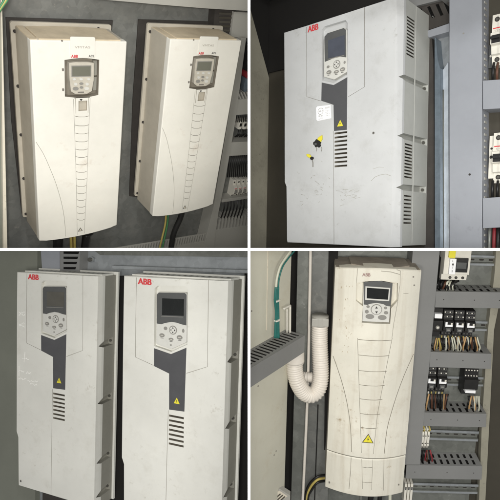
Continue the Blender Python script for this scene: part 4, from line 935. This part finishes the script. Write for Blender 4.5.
# vertical duct
mb = MB(); mb.prism(px(FD, [(414, 236), (441.2, 236), (434.8, 305), (429.2, 366), (423.2, 425), (420, 464.8), (400, 464.8), (401, 400)], NV), ND, NV, M['ductC'], .0015)
tag(mb.build('vertical_duct', FD), 'mid grey upright duct between the ivory drive and the contactor rows', 'cable duct')
def hduct(xa, xb, y0, y1, dy, label, slots=(), n=None):
    n = n or ND+.095; mb = MB()
    mb.prism(px(FD, [(xa, y0), (xb, y0+dy), (xb-.5, y1+dy), (xa-1, y1)], n), n-.004, n, M['ductC'], .001)
    # top face with notches: fingers reaching back to the plate
    p0, p1 = FD.at(xa, y0, n), FD.at(xb, y0+dy, n)
    q0, q1 = FD.at(xa-1, y1, n), FD.at(xb-.5, y1+dy, n)
    def slab(A0, A1, off):
        mb.rings([[(A0.x, A0.y+off, z), (A1.x, A1.y+off, z), (A1.x, A1.y+off+.003, z), (A0.x, A0.y+off+.003, z)] for z in (ND+.001, n-.004)], M['ductC'])
    k = MB(); slab(p0, p1, -.003); slab(q0, q1, 0)
    L = p1.x-p0.x; u = .018
    while u < L-.012:
        f = u/L; v = p0.y+(p1.y-p0.y)*f
        for za, zb in ((ND+.012, ND+.040), (ND+.052, n-.012)):
            k.rings([[(p0.x+u-.005, v-.02, za), (p0.x+u+.005, v-.02, za), (p0.x+u+.005, v+.02, za), (p0.x+u-.005, v+.02, za)], [(p0.x+u-.005, v-.02, zb), (p0.x+u+.005, v-.02, zb), (p0.x+u+.005, v+.02, zb), (p0.x+u-.005, v+.02, zb)]], M['void'])
        u += .027
    for f in (.12, .55, .9): mb.ellipse((p0.x+L*f, (p0.y+q0.y)/2+(p1.y-p0.y)*f), .0022, .0022, n-.001, n+.0006, M['hole'], 8)
    o = mb.build('horizontal_duct', FD, cut=k)
    tag(o, label, 'cable duct', 'horizontal ducts of the contactor rack')
    z = MB(); z.rings([[(p0.x+.002, q0.y+.006, zz), (p1.x-.004, q1.y+.006, zz), (p1.x-.004, p1.y-.012, zz), (p0.x+.002, p0.y-.012, zz)] for zz in (ND+.002, n-.010)], M['void'])
    z.build('wire_filling', FD, o)
hduct(436, 508, 291.5, 307.5, 1.0, 'horizontal grey duct under the white contactor, topmost of the rack')
hduct(430.4, 491.5, 352, 367, 2.0, 'horizontal grey duct under the row with three contactors')
hduct(424.2, 486.6, 412.5, 426, 1.4, 'horizontal grey duct under the row with two contactors and a black relay')
hduct(406.5, 482.2, 465.2, 478.5, 1.2, 'lowest horizontal grey duct, under the terminal blocks and next to the drive bottom')
def rail(x0, x1, y, dy, label, h=.045):
    a_, b_ = FD.at(x0, y, ND+.02), FD.at(x1, y+dy, ND+.02); mb = MB()
    for off, hh, z0, z1, m in ((h*.36, h*.22, ND+.016, ND+.02, 'galvlight'), (-h*.36, h*.22, ND+.016, ND+.02, 'galvlight'), (0, h*.5, ND+.002, ND+.006, 'galv')):
        mb.prism([(a_.x, a_.y+off-hh/2), (b_.x, b_.y+off-hh/2), (b_.x, b_.y+off+hh/2), (a_.x, a_.y+off+hh/2)], z0, z1, M[m], .0006)
    for sg in (1, -1):
        o = sg*h*.25; mb.prism([(a_.x, a_.y+o-.0015), (b_.x, b_.y+o-.0015), (b_.x, b_.y+o+.0015), (a_.x, a_.y+o+.0015)], ND+.002, ND+.02, M['galv'])
    n = max(2, int((b_.x-a_.x)/.036))
    for i in range(n):
        u = a_.x+(b_.x-a_.x)*(i+.5)/n; v = a_.y+(b_.y-a_.y)*(i+.5)/n; mb.prism(rrect(u-.009, u+.009, v-.0035, v+.0035, .003), ND+.006, ND+.0068, M['hole'])
    tag(mb.build('mounting_rail', FD), label, 'rail', 'steel mounting rails of the contactor rack')
rail(440, 497, 259.5, 1.5, 'steel mounting rail behind the white contactor in the top row')
rail(432, 489, 325, 1.5, 'steel mounting rail behind the three contactors')
rail(426, 484, 380.5, 1.5, 'steel mounting rail between the two contactors and the black relay')
rail(418, 478.5, 434.5, 2.2, 'bare steel mounting rail right of the cream terminal blocks', .052)
rail(404, 478, 487.5, 2.0, 'lowest steel mounting rail at the bottom of the rack', .052)

# white contactor at the top
def px2(fr, x, y, n): return fr.at(x, y, n)
n0 = ND+.02
t = thing('white_contactor', FD, FD.at(456, 281, n0), 'large white contactor with a black centre and yellow-tipped label in the top row', 'contactor')
u0, u1, v0, v1 = pxbox(FD, 445.5, 238, 467.4, 281.5, n0+.06)
mb = MB(); mb.prism_u([(n0, v0), (n0+.045, v0), (n0+.045, v0+.025), (n0+.07, v0+.03), (n0+.07, v1-.02), (n0+.045, v1-.015), (n0+.045, v1), (n0, v1)], u0+.002, u1, M['offwhite'], .0015); mb.build('body', FD, t)
a_ = pxbox(FD, 454.5, 257.5, 466.5, 272, n0+.07); mb = MB(); mb.box(*a_, n0+.069, n0+.080, M['black'], .0015); mb.box(a_[0]+.006, a_[1]-.006, a_[2]+.015, a_[3]-.015, n0+.08, n0+.083, M['bezel'], .001); mb.build('front_block', FD, t)
a_ = pxbox(FD, 449.4, 257.8, 454, 273.5, n0+.07); mb = MB(); mb.box(*a_, n0+.069, n0+.084, M['sticker'], .001)
for i in range(4): mb.text('L1T2'[i], ((a_[0]+a_[1])/2, a_[3]-.009-.0135*i), .006, M['inkd'], h=.008, n=n0+.0842)
mb.build('label_strip', FD, t)
a_ = pxbox(FD, 449.2, 246, 454.5, 257.3, n0+.07); mb = MB(); mb.box(*a_, n0+.069, n0+.082, M['yellow'], .002); mb.build('yellow_tab', FD, t)
for x, y in ((456, 277.7), (462.7, 277.9), (450, 277.5)):
    mb = MB(); p = FD.at(x, y, n0+.046); mb.ellipse(p, .0058, .0058, n0+.04, n0+.0465, M['hole'], 14); mb.ellipse(p, .003, .003, n0+.04, n0+.048, M['screw'], 10); mb.build('terminal_screw', FD, t)
random.seed(21)
mb = MB()
for i in range(11):
    x = 437.5+i*1.8; m = random.choice(('wire_k', 'wire_k', 'wire_b', 'wire_w', 'wire_k'))
    mb.tube([FD.at(x+3, 281, n0+.03), FD.at(x+random.uniform(-2, 2), 285+random.uniform(-2, 2), n0+.055), FD.at(x+random.uniform(-2, 2), 292, n0+.03)], .0042, M[m], 8, sub=4)
mb.box(FD.at(437.5, 280, n0).x, FD.at(444.5, 280, n0).x, FD.at(440, 288, n0).y, FD.at(440, 256, n0).y, ND+.002, n0+.02, M['black'], .002)
tag(mb.build('wire_bundle', FD), 'tangle of dark wires under the large white contactor', 'wires')

def contactor(x0, x1, y0, y1, label, group, kind='contactor'):
    n0 = ND+.02; d = .075; nn = n0+d
    u0, _, _, v1 = pxbox(FD, x0, y0, x1, y1, nn); u1 = FD.at(x1, y0, nn).x-.001; v0 = FD.at(x0, y1, nn).y
    w = u1-u0; h = v1-v0; y = (v0+v1)/2
    t = thing(kind, FD, ((u0+u1)/2, v0, n0), label, 'contactor' if kind == 'contactor' else 'relay', group)
    b = MB(); b.prism_u([(n0, v0), (n0+d*.6, v0), (n0+d*.6, v0+h*.2), (n0+d*.85, v0+h*.24), (n0+d, v0+h*.3), (n0+d, v0+h*.62), (n0+d*.8, v0+h*.66), (n0+d*.8, v1), (n0, v1)], u0, u1, M['black'], .0012); b.build('body', FD, t)
    if kind == 'contactor':
        for i in range(4):
            for j in range(2):
                s = MB(); s.ellipse((u0+w*(i+.5)/4, v1-h*(.08+.16*j)), w*.075, w*.075, n0+d*.8, n0+d*.8+.002, M['screw'] if (i+j) % 2 else M['offwhite'], 8); s.build('terminal_screw', FD, t)
        for i in range(3):
            f_ = MB(); f_.box(u0+w*(i+.5)/3-w*.05, u0+w*(i+.5)/3+w*.05, v0-h*.10, v0+h*.03, n0+d*.45, n0+d*.55, M[('wire_y', 'offwhite', 'wire_y')[i]], .0006); f_.build('ferrule', FD, t)
        g_ = MB()
        for i in range(5): g_.box(u0+w*.08, u1-w*.08, v1-h*(.04+.075*i), v1-h*(.055+.075*i), n0+d*.8, n0+d*.8+.0012, M['bezel'])
        g_.build('terminal_ridge', FD, t)
        l = MB(); l.box(u0+w*.15, u1-w*.1, v0+h*.44, v0+h*.51, nn, nn+.002, M['sticker']); l.box(u0+w*.15, u0+w*.35, v0+h*.5, v0+h*.6, nn, nn+.0018, M['sticker']); l.box(u1-w*.3, u1-w*.12, v0+h*.5, v0+h*.58, nn, nn+.0018, M['offwhite']); l.build('name_label', FD, t)
        l = MB(); l.box(u0+w*.25, u1-w*.22, v0+h*.26, v0+h*.40, nn-.004, nn+.004, M['bezel'], .001); l.box(u0+w*.35, u1-w*.32, v0+h*.29, v0+h*.36, nn, nn+.005, M['btn'], .001); l.build('plunger', FD, t)
        for i in range(3):
            s = MB(); s.ellipse((u0+w*(i+.5)/3, v0+h*.1), w*.09, w*.09, n0+d*.6, n0+d*.6+.002, M['screw'], 8); s.build('terminal_screw', FD, t)
    else:
        l = MB(); l.box(u0+w*.12, u1-w*.15, v0+h*(.72 if kind == 'timer_relay' else .17), v0+h*(.86 if kind == 'timer_relay' else .26), n0+d*.5, nn+.002, M['sticker']); l.build('name_label', FD, t)
        if kind == 'timer_relay':
            s = MB(); s.ellipse(((u0+u1)/2, v0+h*.42), w*.2, w*.2, nn-.002, nn+.004, M['btn'], 16); s.ellipse(((u0+u1)/2, v0+h*.42), w*.1, w*.1, nn, nn+.006, M['offwhite'], 12); s.build('dial', FD, t)
        else:
            for i in range(5):
                for j in range(2):
                    s = MB(); s.ellipse((u0+w*(i+.5)/5, v1-h*(.09+.19*j)), w*.05, w*.05, n0+d*.6, n0+d*.8+.002, M['offwhite'], 8); s.build('terminal_screw', FD, t)
    return t
contactor(434.3, 444.6, 309.5, 339.5, 'black timer relay with a white label and round dial, left of three contactors', None, 'timer_relay')
for i, nm in enumerate(('left', 'middle', 'right')):
    contactor(445.3+i*11, 455.4+i*11, 311+i*.6, 338.5+i*.4, nm+' one of the three black contactors in the second row of the rack', 'black contactors of the second row')
for i, nm in enumerate(('left', 'right')):
    contactor(428.2+i*11, 438.2+i*11, 367.5+i*.5, 395+i*.3, nm+' one of the two black contactors in the third row, beside the upright duct', 'black contactors of the third row')
contactor(466.2, 480.6, 369, 397.5, 'wide black relay with rows of pale terminals at the right of the third row', None, 'relay')
def wires(x0, x1, y0, y1, cnt, cols, label, r=.0042, jit=2.0, seed=1):
    cnt = int(cnt*2.0); random.seed(seed); mb = MB()
    for i in range(cnt):
        x = x0+(x1-x0)*(i+.5)/cnt+random.uniform(-.6, .6); m = random.choice(cols); j = random.uniform(-jit, jit)
        z0 = ND+.06+random.uniform(-.012, .012); jj = random.uniform(-3, 3)
        mb.tube([FD.at(x, y0, z0), FD.at(x+jj*.5, y0+(y1-y0)*.3, z0+.012), FD.at(x+jj, y0+(y1-y0)*.65, z0+.004), FD.at(x+j-.8, y1+1.5, ND+.03+random.uniform(0, .03))], r*random.uniform(.55, .85), M[m], 8, sub=5)
    tag(mb.build('wire_bundle', FD), label, 'wires')
wires(435, 444, 338, 355, 4, ('wire_k', 'wire_o', 'wire_y', 'wire_k'), 'black and amber wires under the black timer relay', seed=2)
wires(446, 478, 337, 355, 17, ('wire_o', 'wire_k', 'wire_b', 'wire_k', 'wire_w', 'wire_k', 'wire_o'), 'amber, brown and black wires fanning below the three contactors', seed=3)
wires(428.5, 449.5, 394, 414, 7, ('wire_k', 'wire_b', 'wire_k', 'wire_o', 'wire_k'), 'dark wires with one amber below the two contactors', seed=8)
wires(467.5, 480, 396, 415, 4, ('wire_w', 'wire_k', 'wire_k', 'wire_o'), 'pale and black wires below the wide black relay', seed=9)
# terminal blocks
for i in range(4):
    u = 419.8+i*2.75; n0 = ND+.02
    p = FD.at(u, 439, n0+.04)
    t = thing('terminal_block', FD, (p.x, p.y-.05, n0), ('first', 'second', 'third', 'fourth')[i]+' cream terminal block from the upright duct in the fourth row', 'terminal block', 'cream terminal blocks of the fourth row')
    mb = MB(); mb.prism_u([(n0, p.y-.05), (n0+.03, p.y-.05), (n0+.045, p.y-.03), (n0+.045, p.y+.03), (n0+.03, p.y+.045), (n0, p.y+.045)], p.x-.0046, p.x+.0046, M['offwhite'], .0008); mb.build('body', FD, t)
    for sg in (1, -1):
        mb = MB(); mb.ellipse((p.x, p.y+sg*.018), .0028, .0028, n0+.045, n0+.0458, M['hole'], 8); mb.build('terminal_screw', FD, t)
    mb = MB(); mb.tube([(p.x, p.y+.036, n0+.035), (p.x+.002, p.y+.052, n0+.05), (p.x-.003, p.y+.068, n0+.03)], .0034, M['wire_y' if i % 2 else 'wire_w'], 6); mb.build('wire', FD, t)
wires(419, 431, 450, 466, 6, ('wire_k', 'wire_b', 'wire_r', 'wire_k'), 'dark red and black wires below the cream terminal blocks', seed=12)
for i in range(3):
    u = 405.2+i*3; n0 = ND+.02; p = FD.at(u, 492, n0+.04)
    t = thing('terminal_block', FD, (p.x, p.y-.05, n0), ('first', 'second', 'third')[i]+' dusty terminal block from the left on the lowest rail', 'terminal block', 'dusty terminal blocks on the lowest rail')
    mb = MB(); mb.box(p.x-.005, p.x+.005, p.y-.06, p.y+.045, n0, n0+.045, M['offwhite'], .001); mb.build('body', FD, t)
    mb = MB(); mb.box(p.x-.003, p.x+.003, p.y+.015, p.y+.03, n0+.045, n0+.047, M['bezel']); mb.build('marker', FD, t)
# cables under the ivory drive
for i, (x, m, r, l) in enumerate(((372, 'wire_k', .012, 'thick black cable under the middle of the ivory drive'), (381, 'wire_k', .010, 'second black cable under the ivory drive, right of the thick one'), (391, 'wire_w', .007, 'pale cable under the right half of the ivory drive'), (362, 'galv', .008, 'grey cable under the ivory drive, left of the thick black one'))):
    cable(FD, [FD.at(x, 484, -.07), FD.at(x-1, 496, -.05), FD.at(x-5+i*2, 520, -.06)], r, m, l)
for i, (m, l) in enumerate((('wire_k', 'outer black cable arching at the bottom left of the ivory drive'), ('wire_y', 'yellow-green cable arching inside the black one left of the ivory drive'), ('wire_k', 'inner black cable arching below the yellow-green one'))):
    cable(FD, [FD.at(325, 475+i*3, -.12), FD.at(317, 477+i*3, -.10), FD.at(309+i, 485+i*3, -.10), FD.at(305+i*1.5, 498, -.10), FD.at(304+i*1.5, 520, -.10)], .0055, m, l)

# left side of bay D: frame strips
def strip(name, pts, n, d, m, label, cat='strip', bev=.001):
    mb = MB(); mb.prism(px(FD, pts, n), n-d, n, M[m], bev); return tag(mb.build(name, FD), label, cat)
NS = -.10
mb = MB(); mb.prism(px(FD, [(270, 230), (304, 230), (298, 530), (268, 530)], ND+.02), ND-.02, ND+.02, M['void'])
struct(mb.build('dark_gap', FD), 'black gap between the cream door and the steel frame strip')
strip('frame_strip', [(298, 236), (309.4, 236), (307.5, 320), (302.5, 520), (290.5, 520), (296, 330)], NS, .04, 'galv', 'grey steel frame strip right of the black gap beside the cream door', 'frame')
mb = MB(); mb.prism(px(FD, [(312, 236), (336, 236), (327, 520), (302, 520)], ND+.05), ND+.001, ND+.05, M['galvdark'])
tag(mb.build('steel_channel', FD), 'dull steel channel behind the hose and left of the ivory drive', 'channel')
mb = MB(); mb.prism(px(FD, [(329.4, 236), (339, 236), (331, 380), (325, 450), (324.2, 450), (325, 380)], ND+.07), ND+.051, ND+.07, M['void'])
tag(mb.build('rubber_seal', FD), 'black rubber seal strip along the left flank of the ivory drive', 'seal')
mb = MB(); mb.tube([FD.at(310.8, 230, NS+.02), FD.at(309.6, 300, NS+.02), FD.at(307.3, 400, NS+.02), FD.at(301.7, 520, NS+.02)], .0062, M['hose'], 12)
tag(mb.build('thin_pipe', FD), 'thin white upright pipe running down beside the corrugated hose', 'pipe')
strip('inner_strip', [(317.5, 405), (318.6, 405), (314.5, 520), (313.4, 520)], ND+.055, .004, 'void', 'thin dark seam on the steel channel below the hose', 'strip', 0)

# door leaf
dl = FE.at(246, 300, 0).x
mb = MB(); R_t, R_b = FE.at(292.3, 240, -.03), FE.at(284, 505, -.03)
mb.prism([(dl-.35, R_b.y-.2), (R_b.x-.001, R_b.y-.2), (R_t.x, R_t.y+.3), (dl-.35, R_t.y+.3)], -.06, -.03, M['door'], .002)
do = tag(mb.build('cabinet_door', FE), 'cream painted open cabinet door on the left of the lower right bay', 'door')
z = MB(); z.ribbon(px(FE, [(268, 245), (266.5, 330)], -.03), .004, M['post'], nf=lambda u, v: -.03, h=.002)
for x, y in ((258, 386), (276, 451), (251.5, 311), (274, 455)): z.ellipse(FE.at(x, y, -.03), .003, .003, -.032, -.0285, M['ink'], 8)
z.build('door_detail', FE, do)
# slotted duct on the door
n1 = .06
P0, P1 = FE.at(305, 335.3, n1), FE.at(305, 351.8, n1)
mb = MB(); ul, ur = FE.at(240, 355, n1).x-.1, P0.x; vt_, vb_ = P0.y, P1.y
mb.box(ul, ur, vb_, vt_, n1-.004, n1, M['ductC'], .001)
mb.rings([[(ul, vt_-.003, z), (ur, vt_-.003, z), (ur, vt_, z), (ul, vt_, z)] for z in (-.029, n1-.004)], M['ductC'])
mb.rings([[(ul, vb_, z), (ur, vb_, z), (ur, vb_+.003, z), (ul, vb_+.003, z)] for z in (-.029, n1-.004)], M['ductC'])
k = MB(); u = ur-.02
while u > ul+.02:
    k.rings([[(u-.0045, vt_-.02, z), (u+.0045, vt_-.02, z), (u+.0045, vt_+.02, z), (u-.0045, vt_+.02, z)] for z in (-.018, n1-.016)], M['void']); u -= .021
o = tag(mb.build('door_duct', FE, cut=k), 'grey slotted duct fixed across the cream cabinet door', 'cable duct')
z = MB(); z.box(ul+.01, ur-.004, vb_+.006, vt_-.014, -.028, n1-.01, M['wire_k']); z.build('wire_filling', FE, o)
z = MB(); p = FE.at(279.5, 359, n1-.03); z.box(p.x-.004, p.x+.01, p.y-.010, p.y+.012, n1-.03, n1-.01, M['offwhite'], .002); z.build('clip', FE, o)
# teal and pale wires rising from the door duct
nw = .015
for i, dx in enumerate((-1.5, 0, 1.4)):
    cable(FE, [FE.at(276.8+dx*1.3, 338, nw), FE.at(277+dx, 325, nw), FE.at(277.2+dx*.8, 312, nw), FE.at(276.4+dx, 300, nw), FE.at(277+dx*.8, 287, nw)], .0042, 'wire_t', ('left', 'middle', 'right')[i]+' teal wire rising from the door duct', 'wire', 'wire', 'teal wires on the cream door')
cable(FE, [FE.at(275.8, 289, nw), FE.at(276.8, 279, nw), FE.at(280, 267, nw), FE.at(285.5, 258, nw), FE.at(292, 249, nw), FE.at(298, 240, nw)], .004, 'wire_w', 'pale wire curving up from the teal wires', 'wire', 'wire')
cable(FE, [FE.at(278.2, 289, nw), FE.at(279, 279, nw), FE.at(282.5, 267, nw), FE.at(288.5, 258, nw), FE.at(295, 250, nw), FE.at(301, 240, nw)], .003, 'wire_t', 'thin teal wire curving up beside the pale wire', 'wire', 'wire')
for y, l in ((300.5, 'upper'), (320.2, 'lower')):
    mb = MB(); p = FE.at(277, y, nw); mb.box(p.x-.012, p.x+.010, p.y-.003, p.y+.003, nw-.006, nw+.008, M['offwhite'], .001); tag(mb.build('cable_tie', FE), l+' white cable tie around the teal wires', 'cable tie')
mb = MB(); mb.tube([FE.at(283.5, 309, 0), FE.at(290.5, 305.5, 0)], .004, M['offwhite'], 8); mb.tube([FE.at(290.2, 306, 0), FE.at(290, 334, 0)], .0042, M['offwhite'], 8); mb.tube([FE.at(287, 309, 0), FE.at(287, 333, 0)], .003, M['offwhite'], 8)
tag(mb.build('hinge_bracket', FE), 'small cream bracket standing on the right end of the door duct', 'bracket')

# corrugated hose
NH = .0
t = thing('corrugated_hose', FD, FD.at(309, 404, NH), 'white corrugated hose making a U turn from the door duct up behind the frame', 'hose')
path = [(294.2, 359, NH+.02), (294.8, 370, NH+.02), (297.5, 382, NH+.02), (303.5, 392, NH+.01), (311, 395, NH), (317.6, 390, NH-.01), (320.6, 378, NH-.02), (320.4, 362, NH-.03), (319.6, 340, NH-.04), (319.8, 322, NH-.04)]
mb = MB(); mb.tube([FD.at(*p) for p in path], .0315, M['hose'], 28, rib=(.0098, .0017), sub=10); mb.build('tube', FD, t)
mb = MB(); mb.tube([FD.at(294.4, 350, NH+.02), FD.at(294.6, 361.5, NH+.02)], .039, M['hose'], 28); mb.tube([FD.at(294.6, 361.5, NH+.02), FD.at(294.6, 363, NH+.02)], .036, M['hose'], 28); mb.build('collar', FD, t)
mb = MB(); mb.tube([FD.at(320.2, 315.5, NH-.04), FD.at(320, 324.5, NH-.04)], .0335, M['duct'], 28); mb.box(FD.at(311.6, 320, NH-.04).x, FD.at(328.4, 320, NH-.04).x, FD.at(320, 324, NH-.04).y, FD.at(320, 316, NH-.04).y, NH-.045, NH-.008, M['duct'], .004); mb.build('collar', FD, t)
mb = MB(); mb.tube([FD.at(303, 377, -.07), FD.at(310, 377.3, -.06), FD.at(319, 378, -.07)], .021, M['hose'], 20, rib=(.0085, .0015))
tag(mb.build('short_hose', FD), 'short darker piece of corrugated hose seen inside the U of the larger hose', 'hose')
# grey box in the bottom left corner
t = thing('slotted_box', FD, FD.at(279, 505, .10), 'dusty grey slotted duct end in the bottom left corner in front of the cream door', 'cable duct')
mb = MB(); mb.prism(px(FD, [(266, 502), (279.3, 488.8), (290.3, 496), (290, 515), (266, 515)], .06), .03, .06, M['duct'], .002); mb.build('body', FD, t)
mb = MB(); mb.prism(px(FD, [(269, 501), (279.2, 490.8), (287.5, 496.5), (280, 501)], .062), .058, .062, M['post'], .001)
for i in range(3): mb.prism(px(FD, [(272.5+i*3.6, 500.5), (280+i*2.2, 493.5+i*1.4), (281+i*2.2, 494.2+i*1.4), (274+i*3.6, 500.7)], .063), .06, .063, M['seamd'])
mb.build('top_face', FD, t)

# ================================================================ trim everything where it meets the partition
bpy.context.view_layer.update()
near = 99
for o in list(bpy.data.objects):
    if o.type != 'MESH' or o.name not in BAY: continue
    sx, sz = BAY[o.name]; MW = o.matrix_world; inv = MW.inverted()
    co = [MW @ v.co for v in o.data.vertices]
    x0 = PT if sx > 0 else PT; ox, oz = -.0021, .0012
    planes = [(Vector((ox+sx*PT, 0, 0)), Vector((sx, 0, 0))), (Vector((0, 0, oz+sz*PT)), Vector((0, 0, sz)))]
    need = [p for p in planes if any((c-p[0]).dot(p[1]) < -1e-6 for c in co)]
    if not need: continue
    bm = bmesh.new(); bm.from_mesh(o.data)
    for pc, pn in need:
        no = (MW.to_3x3().transposed() @ pn).normalized()
        bmesh.ops.bisect_plane(bm, geom=bm.verts[:]+bm.edges[:]+bm.faces[:], plane_co=inv @ pc, plane_no=no, clear_inner=True, dist=1e-7)
    if len(bm.faces) == 0:
        bm.free()
        if not o.children: bpy.data.objects.remove(o)
        continue
    for v in bm.verts:
        y = (MW @ v.co).y
        if y < near: near = y
    me = o.data.copy(); me.name = o.name; bm.to_mesh(me); bm.free(); o.data = me
